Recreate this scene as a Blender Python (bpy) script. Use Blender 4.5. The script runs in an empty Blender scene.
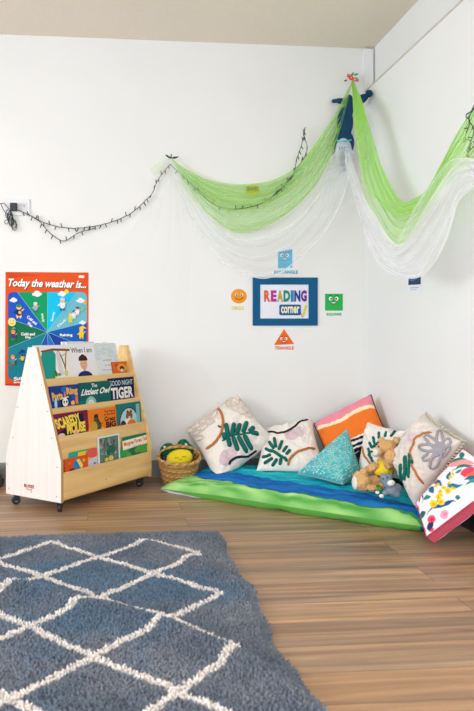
import bpy, math, random
import numpy as np
from mathutils import Vector, Matrix, noise
random.seed(7)
SC = bpy.context.scene
COL = SC.collection
PI = math.pi

# ------------------------------------------------------------------ camera model
H, FPX, CX, HY = .88, 690.0, 171.0, 333.0
TH = PI/2 - math.atan((7660-171)/690)
CT, ST = math.cos(TH), math.sin(TH)
_X0, _D0 = (368-171)*4.305/690, 4.305
CAM = Vector((-(_X0*CT+_D0*ST), _X0*ST-_D0*CT, H))
def ray(px, py):
    a = (px-CX)/FPX
    return Vector((a*CT+ST, -a*ST+CT, (HY-py)/FPX))
YB = .055      # plane of the back wall
def D(px, py, d): return CAM+ray(px, py)*d
def F(px, py, z=0.0):
    r = ray(px, py); return CAM+r*((z-H)/r.z)
def W(px, py, o=0.0):
    r = ray(px, py); return CAM+r*((YB-o-CAM.y)/r.y)
def R(px, py, o=0.0):
    r = ray(px, py); return CAM+r*((-o-CAM.x)/r.x)
def proj(p):
    v = Vector(p)-CAM
    X = v.x*CT-v.y*ST; d = v.x*ST+v.y*CT
    return (CX+FPX*X/d, HY-FPX*v.z/d)

# ------------------------------------------------------------------ materials
def lin(h):
    h = h.lstrip('#')
    if len(h) == 3: h = ''.join(ch*2 for ch in h)
    o = []
    for i in (0, 2, 4):
        c = int(h[i:i+2], 16)/255
        o.append(c/12.92 if c <= .04045 else ((c+.055)/1.055)**2.4)
    return (o[0], o[1], o[2], 1)
_M = {}
def new_mat(name):
    m = bpy.data.materials.new(name); m.use_nodes = True
    nt = m.node_tree; b = nt.nodes['Principled BSDF']
    return m, nt, b
def mat(h, rough=.7, kind='plain'):
    """plain colour with a faint procedural variation"""
    k = (h, rough, kind)
    if k in _M: return _M[k]
    m, nt, b = new_mat(f'{kind}_{h.strip("#")}')
    c = lin(h)
    n = nt.nodes.new('ShaderNodeTexNoise'); n.inputs['Scale'].default_value = {'fabric': 260, 'plush': 220, 'wicker': 90}.get(kind, 60)
    tc = nt.nodes.new('ShaderNodeTexCoord'); nt.links.new(tc.outputs['Object'], n.inputs['Vector'])
    mx = nt.nodes.new('ShaderNodeMix'); mx.data_type = 'RGBA'
    amt = {'fabric': .12, 'plush': .3, 'wicker': .35, 'metal': .03}.get(kind, .04)
    mx.inputs['A'].default_value = tuple(x*(1-amt) for x in c[:3])+(1,)
    mx.inputs['B'].default_value = tuple(min(1, x*(1+amt)) for x in c[:3])+(1,)
    nt.links.new(n.outputs['Fac'], mx.inputs['Factor'])
    nt.links.new(mx.outputs['Result'], b.inputs['Base Color'])
    b.inputs['Roughness'].default_value = rough
    b.inputs['Specular IOR Level'].default_value = .2 if rough > .55 else .5
    if kind == 'metal': b.inputs['Metallic'].default_value = .9
    if kind in ('fabric', 'plush', 'wicker'):
        bp = nt.nodes.new('ShaderNodeBump'); bp.inputs['Strength'].default_value = .35; bp.inputs['Distance'].default_value = .002
        nt.links.new(n.outputs['Fac'], bp.inputs['Height']); nt.links.new(bp.outputs['Normal'], b.inputs['Normal'])
    _M[k] = m
    return m
def attr_mat(name, rough=.85, bump=.3, scale=300, vary=.12):
    m, nt, b = new_mat(name)
    a = nt.nodes.new('ShaderNodeAttribute'); a.attribute_name = 'Col'
    n = nt.nodes.new('ShaderNodeTexNoise'); n.inputs['Scale'].default_value = scale
    tc = nt.nodes.new('ShaderNodeTexCoord'); nt.links.new(tc.outputs['Object'], n.inputs['Vector'])
    mr = nt.nodes.new('ShaderNodeMapRange'); mr.inputs['To Min'].default_value = 1-vary; mr.inputs['To Max'].default_value = 1+vary
    nt.links.new(n.outputs['Fac'], mr.inputs['Value'])
    vm = nt.nodes.new('ShaderNodeVectorMath'); vm.operation = 'SCALE'
    nt.links.new(a.outputs['Color'], vm.inputs[0]); nt.links.new(mr.outputs['Result'], vm.inputs['Scale'])
    nt.links.new(vm.outputs['Vector'], b.inputs['Base Color'])
    b.inputs['Roughness'].default_value = rough; b.inputs['Specular IOR Level'].default_value = .15
    bp = nt.nodes.new('ShaderNodeBump'); bp.inputs['Strength'].default_value = bump; bp.inputs['Distance'].default_value = .003
    nt.links.new(n.outputs['Fac'], bp.inputs['Height']); nt.links.new(bp.outputs['Normal'], b.inputs['Normal'])
    return m
def wood_mat(name, h1, h2, axis_scale, rough=.5):
    m, nt, b = new_mat(name)
    tc = nt.nodes.new('ShaderNodeTexCoord'); mp = nt.nodes.new('ShaderNodeMapping')
    mp.inputs['Scale'].default_value = axis_scale
    n = nt.nodes.new('ShaderNodeTexNoise'); n.inputs['Scale'].default_value = 1; n.inputs['Detail'].default_value = 5; n.inputs['Distortion'].default_value = .6
    cr = nt.nodes.new('ShaderNodeValToRGB')
    cr.color_ramp.elements[0].position = .3; cr.color_ramp.elements[0].color = lin(h1)
    cr.color_ramp.elements[1].position = .7; cr.color_ramp.elements[1].color = lin(h2)
    nt.links.new(tc.outputs['Object'], mp.inputs['Vector']); nt.links.new(mp.outputs['Vector'], n.inputs['Vector'])
    nt.links.new(n.outputs['Fac'], cr.inputs['Fac']); nt.links.new(cr.outputs['Color'], b.inputs['Base Color'])
    b.inputs['Roughness'].default_value = rough; b.inputs['Specular IOR Level'].default_value = .35
    return m
def tulle_mat(name, h, a, edge=.15):
    """open net: the more slanted the net to the sight line, the more threads overlap"""
    m, nt, b = new_mat(name)
    nt.nodes.remove(b); N = nt.nodes; L = nt.links
    out = N['Material Output']
    g = N.new('ShaderNodeNewGeometry')
    dt = N.new('ShaderNodeVectorMath'); dt.operation = 'DOT_PRODUCT'
    L.new(g.outputs['Normal'], dt.inputs[0]); L.new(g.outputs['Incoming'], dt.inputs[1])
    ab = N.new('ShaderNodeMath'); ab.operation = 'ABSOLUTE'; L.new(dt.outputs['Value'], ab.inputs[0])
    mxm = N.new('ShaderNodeMath'); mxm.operation = 'MAXIMUM'; L.new(ab.outputs[0], mxm.inputs[0]); mxm.inputs[1].default_value = edge+.1
    dv = N.new('ShaderNodeMath'); dv.operation = 'DIVIDE'; dv.inputs[0].default_value = 1; L.new(mxm.outputs[0], dv.inputs[1])
    at = N.new('ShaderNodeAttribute'); at.attribute_name = 'Dens'
    ml = N.new('ShaderNodeMath'); ml.operation = 'MULTIPLY'; L.new(dv.outputs[0], ml.inputs[0]); L.new(at.outputs['Fac'], ml.inputs[1])
    pw = N.new('ShaderNodeMath'); pw.operation = 'POWER'; pw.inputs[0].default_value = 1-a; L.new(ml.outputs[0], pw.inputs[1])
    df = N.new('ShaderNodeBsdfDiffuse'); df.inputs['Color'].default_value = lin(h)
    tl = N.new('ShaderNodeBsdfTranslucent'); tl.inputs['Color'].default_value = lin(h)
    m1 = N.new('ShaderNodeMixShader'); m1.inputs[0].default_value = .45; L.new(df.outputs[0], m1.inputs[1]); L.new(tl.outputs[0], m1.inputs[2])
    tr = N.new('ShaderNodeBsdfTransparent')
    m2 = N.new('ShaderNodeMixShader'); L.new(pw.outputs[0], m2.inputs[0]); L.new(m1.outputs[0], m2.inputs[1]); L.new(tr.outputs[0], m2.inputs[2])
    L.new(m2.outputs[0], out.inputs['Surface'])
    return m

# ------------------------------------------------------------------ mesh building
class MB:
    def __init__(s): s.v = []; s.f = []; s.mi = []; s.mats = []; s.cols = None
    def m(s, material):
        if material not in s.mats: s.mats.append(material)
        return s.mats.index(material)
    def add(s, vs, fs, material=None, M=None):
        i = s.m(material) if material else 0
        o = len(s.v)
        for p in vs:
            p = Vector(p); s.v.append(tuple(M @ p if M else p))
        for f in fs: s.f.append(tuple(o+k for k in f)); s.mi.append(i)
        return s
    def box(s, a, b, material=None, M=None):
        x0, y0, z0 = a; x1, y1, z1 = b
        vs = [(x0,y0,z0),(x1,y0,z0),(x1,y1,z0),(x0,y1,z0),(x0,y0,z1),(x1,y0,z1),(x1,y1,z1),(x0,y1,z1)]
        return s.add(vs, [(0,3,2,1),(4,5,6,7),(0,1,5,4),(1,2,6,5),(2,3,7,6),(3,0,4,7)], material, M)
    def prism(s, poly, d, material=None):
        """poly: 3D points, extruded by vector d"""
        n = len(poly); d = Vector(d)
        vs = [Vector(p) for p in poly]+[Vector(p)+d for p in poly]
        fs = [tuple(range(n))[::-1], tuple(range(n, 2*n))]+[(i, (i+1) % n, n+(i+1) % n, n+i) for i in range(n)]
        return s.add(vs, fs, material)
    def tube(s, pts, r, material=None, n=6, closed=False):
        pts = [Vector(p) for p in pts]; N = len(pts)
        rs = r if hasattr(r, '__len__') else [r]*N
        vs = []; up = None
        for i, p in enumerate(pts):
            if closed: t = pts[(i+1) % N]-pts[i-1]
            else: t = pts[min(i+1, N-1)]-pts[max(i-1, 0)]
            if t.length < 1e-9: t = Vector((0, 0, 1))
            t.normalize()
            if up is None:
                up = Vector((0, 0, 1)) if abs(t.z) < .9 else Vector((1, 0, 0))
            a = t.cross(up)
            if a.length < 1e-4: a = t.orthogonal()
            a.normalize(); up = a.cross(t).normalized()
            for k in range(n):
                w = 2*PI*k/n
                vs.append(p+(a*math.cos(w)+up*math.sin(w))*rs[i])
        fs = []
        for i in range(N if closed else N-1):
            j = (i+1) % N
            for k in range(n):
                fs.append((i*n+k, i*n+(k+1) % n, j*n+(k+1) % n, j*n+k))
        if not closed:
            fs.append(tuple(range(n))[::-1]); fs.append(tuple((N-1)*n+k for k in range(n)))
        return s.add(vs, fs, material)
    def ball(s, c, r, material=None, rot=None, seg=14, rings=9):
        c = Vector(c); r = Vector(r) if hasattr(r, '__len__') else Vector((r, r, r))
        vs = [Vector((0, 0, 1))]
        for i in range(1, rings):
            a = PI*i/rings
            for k in range(seg):
                b = 2*PI*k/seg
                vs.append(Vector((math.sin(a)*math.cos(b), math.sin(a)*math.sin(b), math.cos(a))))
        vs.append(Vector((0, 0, -1)))
        fs = [(0, 1+k, 1+(k+1) % seg) for k in range(seg)]
        for i in range(rings-2):
            for k in range(seg):
                a = 1+i*seg
                fs.append((a+k, a+seg+k, a+seg+(k+1) % seg, a+(k+1) % seg))
        e = 1+(rings-2)*seg; l = len(vs)-1
        fs += [(l, e+(k+1) % seg, e+k) for k in range(seg)]
        R3 = rot if rot is not None else Matrix.Identity(3)
        vs = [c+R3 @ Vector((v.x*r.x, v.y*r.y, v.z*r.z)) for v in vs]
        return s.add(vs, fs, material)
    def cyl(s, a, b, r, material=None, n=16): return s.tube([a, b], r, material, n)
    def build(s, name, material=None, parent=None, smooth=False, bevel=0, auto=None):
        me = bpy.data.meshes.new(name)
        me.from_pydata([tuple(v) for v in s.v], [], s.f)
        for m in (s.mats or ([material] if material else [])): me.materials.append(m)
        if s.mats:
            for p, i in zip(me.polygons, s.mi): p.material_index = i
        if smooth: me.shade_smooth()
        me.update()
        o = bpy.data.objects.new(name, me); COL.objects.link(o)
        if parent: o.parent = parent
        if bevel:
            b = o.modifiers.new('bevel', 'BEVEL'); b.width = bevel; b.segments = 2; b.limit_method = 'ANGLE'
        return o
def setcol(o, cols, name='Col'):
    a = o.data.color_attributes.new(name, 'FLOAT_COLOR', 'POINT')
    a.data.foreach_set('color', np.array(cols, dtype=np.float32).ravel())

def tag(o, label=None, cat=None, group=None, kind=None):
    if label: o['label'] = label
    if cat: o['category'] = cat
    if group: o['group'] = group
    if kind: o['kind'] = kind
    return o
def empty(name, loc=(0, 0, 0), rz=0):
    o = bpy.data.objects.new(name, None); o.empty_display_size = .05
    o.location = loc; o.rotation_euler = (0, 0, rz); COL.objects.link(o); return o
def gather(name, parts, label, cat, group=None, base=None):
    """Empty at the base of world-space parts; parts keep their own children"""
    lo = Vector((1e9,)*3); hi = Vector((-1e9,)*3)
    for p in parts:
        for v in p.data.vertices:
            for k in range(3): lo[k] = min(lo[k], v.co[k]); hi[k] = max(hi[k], v.co[k])
    b = Vector(base) if base else Vector(((lo.x+hi.x)/2, (lo.y+hi.y)/2, lo.z))
    e = empty(name, b); tag(e, label, cat, group)
    def shift(o):
        o.data.transform(Matrix.Translation(-b))
        for c in list(o.children): shift(c)
    for p in parts:
        shift(p); p.parent = e
    return e
def recentre(o):
    vs = [v.co.copy() for v in o.data.vertices]
    lo = Vector([min(v[k] for v in vs) for k in range(3)]); hi = Vector([max(v[k] for v in vs) for k in range(3)])
    b = Vector(((lo.x+hi.x)/2, (lo.y+hi.y)/2, lo.z))
    def shift(q):
        q.data.transform(Matrix.Translation(-b))
        for c in q.children: shift(c)
    shift(o)
    o.location = b
    return o

def catmull(pts, n):
    """n samples evenly over a Catmull-Rom through pts"""
    P = [Vector(p) for p in pts]
    P = [P[0]*2-P[1]]+P+[P[-1]*2-P[-2]]
    out = []; segs = len(P)-3; fine = []
    for i in range(segs):
        a, b, c, d = P[i:i+4]
        for k in range(16):
            t = k/16
            fine.append(.5*((2*b)+(-a+c)*t+(2*a-5*b+4*c-d)*t*t+(-a+3*b-3*c+d)*t**3))
    fine.append(P[-2])
    L = [0]
    for i in range(1, len(fine)): L.append(L[-1]+(fine[i]-fine[i-1]).length)
    j = 0
    for i in range(n):
        s = L[-1]*i/(n-1)
        while j < len(L)-2 and L[j+1] < s: j += 1
        w = (s-L[j])/max(1e-9, L[j+1]-L[j])
        out.append(fine[j].lerp(fine[j+1], min(1, max(0, w))))
    return out

# ------------------------------------------------------------------ lettering and flat artwork
def text_verts(s, bold=0.0, spacing=1.0):
    cu = bpy.data.curves.new('t', 'FONT'); cu.body = s; cu.size = 1; cu.offset = bold
    cu.space_character = spacing; cu.resolution_u = 3
    ob = bpy.data.objects.new('t', cu); COL.objects.link(ob)
    dg = bpy.context.evaluated_depsgraph_get(); dg.update()
    me = bpy.data.meshes.new_from_object(ob.evaluated_get(dg))
    vs = [(v.co.x, v.co.y) for v in me.vertices]; fs = [tuple(p.vertices) for p in me.polygons]
    bpy.data.objects.remove(ob); bpy.data.curves.remove(cu); bpy.data.meshes.remove(me)
    return vs, fs
class Art:
    """flat printed shapes on a plane; fn maps artwork coordinates (x, y down, like the photo) to a local/world point"""
    def __init__(s, fn, normal, step=.0002):
        s.fn = fn; s.n = Vector(normal); s.z = .0006; s.step = step; s.mb = MB()
    def _p(s, x, y): return Vector(s.fn(x, y))+s.n*s.z
    def poly(s, pts, c, rough=.6):
        s.mb.add([s._p(*p) for p in pts], [tuple(range(len(pts)))], mat(c, .8)); s.z += s.step; return s
    def rect(s, x0, y0, x1, y1, c): return s.poly([(x0, y0), (x1, y0), (x1, y1), (x0, y1)], c)
    def rrect(s, x0, y0, x1, y1, r, c):
        pts = []
        for cx, cy, a0 in ((x1-r, y0+r, -90), (x1-r, y1-r, 0), (x0+r, y1-r, 90), (x0+r, y0+r, 180)):
            for k in range(6):
                a = math.radians(a0+18*k); pts.append((cx+r*math.cos(a), cy+r*math.sin(a)))
        return s.poly(pts, c)
    def ell(s, cx, cy, rx, ry, c, rot=0, n=20, a0=0, a1=360):
        ca, sa = math.cos(math.radians(rot)), math.sin(math.radians(rot)); pts = []
        full = (a1-a0) >= 360
        for k in range(n if full else n+1):
            a = math.radians(a0+(a1-a0)*k/n); x, y = rx*math.cos(a), ry*math.sin(a)
            pts.append((cx+x*ca-y*sa, cy+x*sa+y*ca))
        return s.poly(pts, c)
    def line(s, pts, w, c):
        P = [Vector(p) for p in pts]; vs = []; fs = []
        for i, p in enumerate(P):
            t = (P[min(i+1, len(P)-1)]-P[max(i-1, 0)]).normalized(); nn = Vector((-t.y, t.x))*w/2
            vs += [s._p(*(p+nn)), s._p(*(p-nn))]
        for i in range(len(P)-1): fs.append((2*i, 2*i+1, 2*i+3, 2*i+2))
        s.mb.add(vs, fs, mat(c, .8)); s.z += s.step; return s
    def arc(s, cx, cy, rx, ry, a0, a1, w, c, n=12):
        return s.line([(cx+rx*math.cos(math.radians(a0+(a1-a0)*k/n)), cy+ry*math.sin(math.radians(a0+(a1-a0)*k/n))) for k in range(n+1)], w, c)
    def text(s, t, x0, x1, y0, y1, c, bold=.02, rot=0, shear=0, spacing=1.0, skew=0):
        """fit text into x0..x1, y0 (top)..y1 (bottom); skew = how much y rises over the width"""
        vs, fs = text_verts(t, bold, spacing)
        ax = min(v[0] for v in vs); bx = max(v[0] for v in vs); ay = min(v[1] for v in vs); by = max(v[1] for v in vs)
        cx, cy = (x0+x1)/2, (y0+y1)/2; ca, sa = math.cos(math.radians(rot)), math.sin(math.radians(rot)); P = []
        for v in vs:
            u = (v[0]-ax)/(bx-ax)-.5; w = .5-(v[1]-ay)/(by-ay)
            x = u*(x1-x0)-shear*w*(y1-y0); y = w*(y1-y0)+skew*u
            P.append(s._p(cx+x*ca-y*sa, cy+x*sa+y*ca))
        s.mb.add(P, fs, mat(c, .8)); s.z += s.step; return s
    def build(s, name, parent=None): return s.mb.build(name, None, parent)

# ------------------------------------------------------------------ cushions
def _bil(c, s, t):
    return c[0]*((1-s)*(1-t))+c[1]*(s*(1-t))+c[2]*(s*t)+c[3]*((1-s)*t)
class Cushion:
    def __init__(s, corners, thick, pinch=.07, expo=4, edge=.0, root=.5, wr=.006, seed=0, N=100, wfreq=7):
        s.c = [Vector(p) for p in corners]; s.T = thick; s.pinch = pinch; s.e = expo; s.edge = edge; s.root = root
        s.wr = wr; s.seed = seed; s.N = N; s.wf = wfreq
        n = (s.c[1]-s.c[3]).cross(s.c[2]-s.c[0]); n.normalize()
        mid = sum(s.c, Vector())/4
        if n.dot(CAM-mid) < 0: n = -n
        s.n = n; s.zg = None; s.zmin = None
        s.c = [p-n*thick/2*edge for p in s.c]
    def base(s, a, b):
        x, y = 2*a-1, 2*b-1
        x2 = x*(1-s.pinch*(1-y*y)); y2 = y*(1-s.pinch*(1-x*x))
        return _bil(s.c, (x2+1)/2, (y2+1)/2)
    def h(s, a, b):
        x, y = abs(2*a-1), abs(2*b-1)
        q = max(0.0, (1-x**s.e)*(1-y**s.e))**s.root
        return s.T/2*(s.edge+(1-s.edge)*q), q
    def P(s, a, b, side=1, off=0.0):
        h, q = s.h(a, b)
        w = 0
        if s.wr:
            w = s.wr*noise.noise(Vector((a*s.wf+s.seed*3.1, b*s.wf, side*5.0+s.seed)))*min(1, q*1.6)
            w += s.wr*.5*noise.noise(Vector((a*s.wf*3+s.seed, b*s.wf*3, side*2.0)))*min(1, q*2)
        p = s.base(a, b)+s.n*(side*(h+w)+off*side)
        if s.zg is not None and p.z < s.zg+.02: p.z = s.zg+.02*math.exp((p.z-s.zg-.02)/.02)
        if s.zmin is not None: p.z = max(p.z, s.zmin)
        return p
    def st(s, px, py):
        """pattern coordinates of the point of the front face seen at a place of the picture"""
        if not hasattr(s, '_g'):
            s._g = []
            for i in range(41):
                for j in range(41): a, b = .01+.98*i/40, .01+.98*j/40; s._g.append((a, b, *proj(s.P(a, b))))
        g = sorted(s._g, key=lambda q: (q[2]-px)**2+(q[3]-py)**2)[:4]; a, b = g[0][:2]
        ws = [1/(.15+(q[2]-px)**2+(q[3]-py)**2) for q in g]; t = sum(ws)
        g = [q for q in g if abs(q[0]-a)+abs(q[1]-b) < .06]; ws = ws[:len(g)]; ws = [1/(.15+(q[2]-px)**2+(q[3]-py)**2) for q in g]; t = sum(ws)
        return sum(q[0]*w for q, w in zip(g, ws))/t, sum(q[1]*w for q, w in zip(g, ws))/t
    def body(s, name, colfn, material):
        N = s.N; vs = []; fs = []; cols = []
        for side in (1, -1):
            o = len(vs)
            for j in range(N+1):
                for i in range(N+1):
                    # denser rows near the border so the rounding stays smooth
                    a = .5-.5*math.cos(PI*i/N)*(1) if s.root < .6 else i/N
                    b = .5-.5*math.cos(PI*j/N)*(1) if s.root < .6 else j/N
                    vs.append(s.P(a, b, side)); cols.append(lin(colfn(a, b, side)) if isinstance(colfn(a, b, side), str) else colfn(a, b, side))
            for j in range(N):
                for i in range(N):
                    q = (o+j*(N+1)+i, o+j*(N+1)+i+1, o+(j+1)*(N+1)+i+1, o+(j+1)*(N+1)+i)
                    fs.append(q if side == 1 else q[::-1])
        mb = MB(); mb.v = vs; mb.f = fs; mb.mi = [0]*len(fs); mb.mats = [material]
        o = mb.build(name, None, None, smooth=True); setcol(o, cols); return o
    def border(s, off=0, side=0, n=40):
        L = []
        for k in range(4*n):
            e, t = divmod(k, n); t = t/n
            a, b = ((t, 0), (1, t), (1-t, 1), (0, 1-t))[e]
            L.append(s.base(a, b)+s.n*(side*s.h(a, b)[0]))
        return L
    def stroke(s, mb, pts, r, material, sub=24, lift=.3, taper=False, pix=True):
        """raised yarn along a path on the front face"""
        st = [s.st(*p) for p in pts] if pix else pts
        q = catmull([(a, b, 0) for a, b in st], sub)
        P = [s.P(min(.995, max(.005, v.x)), min(.995, max(.005, v.y)), 1, r*lift) for v in q]
        rs = [r*(1 if not taper else max(.35, math.sin(PI*min(1, .12+k/(sub-1)*.85))**.4)) for k in range(sub)]
        rs[0] *= .55; rs[-1] *= .55
        mb.tube(P, rs, material, n=8)
PW = 1.0
def painter(shapes, base):
    """shapes in pattern coordinates -> colour function. ('e',cx,cy,rx,ry,rot,col) ellipse, ('p',pts,col) polygon, ('l',pts,w,col) line"""
    def inpoly(x, y, P):
        c = False; j = len(P)-1
        for i in range(len(P)):
            if (P[i][1] > y) != (P[j][1] > y) and x < (P[j][0]-P[i][0])*(y-P[i][1])/(P[j][1]-P[i][1]+1e-12)+P[i][0]: c = not c
            j = i
        return c
    def f(a, b, side):
        col = base
        if side < 0: return base
        for sh in shapes:
            if sh[0] == 'e':
                _, cx, cy, rx, ry, rot, c = sh
                ca, sa = math.cos(rot), math.sin(rot); dx, dy = a-cx, b-cy
                if ((dx*ca+dy*sa)/rx)**2+((-dx*sa+dy*ca)/ry)**2 < 1: col = c
            elif sh[0] == 'p':
                if inpoly(a, b, sh[1]): col = sh[2]
            else:
                P = sh[1]
                for i in range(len(P)-1):
                    x0, y0 = P[i]; x1, y1 = P[i+1]; dx, dy = x1-x0, y1-y0; L = dx*dx+dy*dy+1e-12
                    t = min(1, max(0, ((a-x0)*dx+(b-y0)*dy)/L)); w = sh[2]*PW
                    if len(sh) > 4: w = w*max(.15, math.sin(PI*(i+t)/(len(P)-1)))
                    if (a-x0-t*dx)**2+(b-y0-t*dy)**2 < w*w: col = sh[3]; break
        return col
    return f

def blob(name, balls, voxel, material, parent=None, fuzz=0.0, smooth_it=4, colfn=None):
    """one continuous soft body from overlapping ellipsoids: voxel remesh, smoothing, fuzz"""
    mb = MB()
    for b in balls:
        mb.ball(b[0], b[1], None, rot=(b[2] if len(b) > 2 else None), seg=20, rings=12)
    o = mb.build(name, material, parent, smooth=True)
    r = o.modifiers.new('r', 'REMESH'); r.mode = 'VOXEL'; r.voxel_size = voxel
    s = o.modifiers.new('s', 'SMOOTH'); s.iterations = smooth_it; s.factor = .5
    dg = bpy.context.evaluated_depsgraph_get(); dg.update()
    me = bpy.data.meshes.new_from_object(o.evaluated_get(dg))
    o.modifiers.clear(); old = o.data; o.data = me; bpy.data.meshes.remove(old)
    me.materials.clear(); me.materials.append(material); me.shade_smooth()
    if fuzz:
        ns = [v.normal.copy() for v in me.vertices]
        for v, nn in zip(me.vertices, ns):
            v.co += nn*fuzz*noise.noise(v.co*170)+nn*fuzz*.8*noise.noise(v.co*85)
    if colfn: setcol(o, [lin(colfn(v.co)) for v in me.vertices])
    return o

#@@SETTING
# ------------------------------------------------------------------ the room
def wall_mat():
    m, nt, b = new_mat('painted_wall')
    n = nt.nodes.new('ShaderNodeTexNoise'); n.inputs['Scale'].default_value = 1.6; n.inputs['Detail'].default_value = 6
    tc = nt.nodes.new('ShaderNodeTexCoord'); nt.links.new(tc.outputs['Object'], n.inputs['Vector'])
    cr = nt.nodes.new('ShaderNodeValToRGB')
    cr.color_ramp.elements[0].position = .3; cr.color_ramp.elements[0].color = (.84, .84, .83, 1)
    cr.color_ramp.elements[1].position = .7; cr.color_ramp.elements[1].color = (.87, .87, .86, 1)
    nt.links.new(n.outputs['Fac'], cr.inputs['Fac']); nt.links.new(cr.outputs['Color'], b.inputs['Base Color'])
    b.inputs['Roughness'].default_value = .6; b.inputs['Specular IOR Level'].default_value = .25
    return m
WALL = wall_mat()
def floor_mat():
    m, nt, b = new_mat('wood_plank_floor')
    N = nt.nodes; L = nt.links
    tc = N.new('ShaderNodeTexCoord')
    br = N.new('ShaderNodeTexBrick'); br.offset = .37; br.squash = 1
    br.inputs['Scale'].default_value = 1; br.inputs['Brick Width'].default_value = 1.25; br.inputs['Row Height'].default_value = .152
    br.inputs['Mortar Size'].default_value = .0012; br.inputs['Mortar Smooth'].default_value = .3; br.inputs['Bias'].default_value = 0
    br.inputs['Color1'].default_value = (0, 0, 0, 1); br.inputs['Color2'].default_value = (1, 1, 1, 1); br.inputs['Mortar'].default_value = (.5, .5, .5, 1)
    L.new(tc.outputs['Object'], br.inputs['Vector'])
    mp = N.new('ShaderNodeMapping'); mp.inputs['Scale'].default_value = (1.1, 24, 1); L.new(tc.outputs['Object'], mp.inputs['Vector'])
    add = N.new('ShaderNodeVectorMath'); add.operation = 'MULTIPLY_ADD'; L.new(br.outputs['Color'], add.inputs[0]); add.inputs[1].default_value = (7, 3, 5); L.new(mp.outputs['Vector'], add.inputs[2])
    n = N.new('ShaderNodeTexNoise'); n.inputs['Scale'].default_value = 1; n.inputs['Detail'].default_value = 7; n.inputs['Roughness'].default_value = .6; n.inputs['Distortion'].default_value = .8
    L.new(add.outputs['Vector'], n.inputs['Vector'])
    cr = N.new('ShaderNodeValToRGB'); e = cr.color_ramp.elements
    e[0].position = .28; e[0].color = lin('#6E5444'); e[1].position = .72; e[1].color = lin('#C6A582')
    x = e.new(.5); x.color = lin('#9E8165')
    L.new(n.outputs['Fac'], cr.inputs['Fac'])
    mp2 = N.new('ShaderNodeMapping'); mp2.inputs['Scale'].default_value = (.55, 7, 1); L.new(tc.outputs['Object'], mp2.inputs['Vector'])
    ad2 = N.new('ShaderNodeVectorMath'); ad2.operation = 'MULTIPLY_ADD'; L.new(br.outputs['Color'], ad2.inputs[0]); ad2.inputs[1].default_value = (3, 5, 2); L.new(mp2.outputs['Vector'], ad2.inputs[2])
    n2 = N.new('ShaderNodeTexNoise'); n2.inputs['Scale'].default_value = 1; n2.inputs['Detail'].default_value = 3; L.new(ad2.outputs['Vector'], n2.inputs['Vector'])
    cr2 = N.new('ShaderNodeValToRGB'); e2 = cr2.color_ramp.elements
    e2[0].position = .36; e2[0].color = (.74, .76, .80, 1); e2[1].position = .64; e2[1].color = (1.12, 1.0, .86, 1)
    L.new(n2.outputs['Fac'], cr2.inputs['Fac'])
    tint = N.new('ShaderNodeMix'); tint.data_type = 'RGBA'; tint.blend_type = 'MULTIPLY'; tint.inputs['Factor'].default_value = 1
    L.new(cr.outputs['Color'], tint.inputs['A']); L.new(cr2.outputs['Color'], tint.inputs['B'])
    hs = N.new('ShaderNodeMix'); hs.data_type = 'RGBA'; hs.blend_type = 'MULTIPLY'; hs.inputs['Factor'].default_value = 1
    mr = N.new('ShaderNodeMapRange'); mr.inputs['To Min'].default_value = .86; mr.inputs['To Max'].default_value = 1.12; L.new(br.outputs['Color'], mr.inputs['Value'])
    L.new(tint.outputs['Result'], hs.inputs['A']); L.new(mr.outputs['Result'], hs.inputs['B'])
    mm = N.new('ShaderNodeMix'); mm.data_type = 'RGBA'; L.new(br.outputs['Fac'], mm.inputs['Factor'])
    L.new(hs.outputs['Result'], mm.inputs['A']); mm.inputs['B'].default_value = lin('#54402F')
    L.new(mm.outputs['Result'], b.inputs['Base Color'])
    b.inputs['Roughness'].default_value = .38; b.inputs['Specular IOR Level'].default_value = .4
    bp = N.new('ShaderNodeBump'); bp.inputs['Strength'].default_value = .08; bp.inputs['Distance'].default_value = .002
    L.new(n.outputs['Fac'], bp.inputs['Height']); L.new(bp.outputs['Normal'], b.inputs['Normal'])
    return m
XL, YF, ZC = -5.6, -7.6, .88+284.5*4.36/690
def struct(name, mb, m): return tag(mb.build(name, m), kind='structure')
struct('floor', MB().box((XL-.1, YF-.1, -.1), (.2, YB+.1, 0)), floor_mat())
struct('ceiling', MB().box((XL-.1, YF-.1, ZC), (.2, YB+.1, ZC+.1)), mat('#F4EADA', .8))
struct('wall_back', MB().box((XL-.1, YB, 0), (.2, YB+.1, ZC)), WALL)
LY0, LY1, LZ0, LZ1 = -5.4, -2.3, .8, 2.2
lw = MB(); lw.box((XL-.1, YF, 0), (XL, LY0, ZC)); lw.box((XL-.1, LY1, 0), (XL, YB, ZC)); lw.box((XL-.1, LY0, 0), (XL, LY1, LZ0)); lw.box((XL-.1, LY0, LZ1), (XL, LY1, ZC))
struct('wall_left', lw, WALL)
ZL = .88+(333-91)*4.36/690
rw = MB()
# right wall: thicker lower part with a ledge, window opening far behind the camera's side
WY0, WY1, WZ0, WZ1 = -7.2, -3.4, .85, 2.25
rw.box((0, WY1, 0), (.1, YB, ZL)); rw.box((.055, WY1, ZL), (.2, YB, ZC))
rw.box((0, YF, 0), (.1, WY0, ZL)); rw.box((.055, YF, ZL), (.2, WY0, ZC))
rw.box((0, WY0, 0), (.1, WY1, WZ0)); rw.box((0, WY0, WZ1), (.1, WY1, ZL)); rw.box((.055, WY0, ZL), (.2, WY1, ZC))
struct('wall_right', rw, WALL)
fw = MB(); FX0, FX1, FZ0, FZ1 = -3.0, -.2, .7, 2.35
fw.box((XL, YF-.1, 0), (.2, YF, FZ0)); fw.box((XL, YF-.1, FZ1), (.2, YF, ZC)); fw.box((XL, YF-.1, FZ0), (FX0, YF, FZ1)); fw.box((FX1, YF-.1, FZ0), (.2, YF, FZ1))
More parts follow.
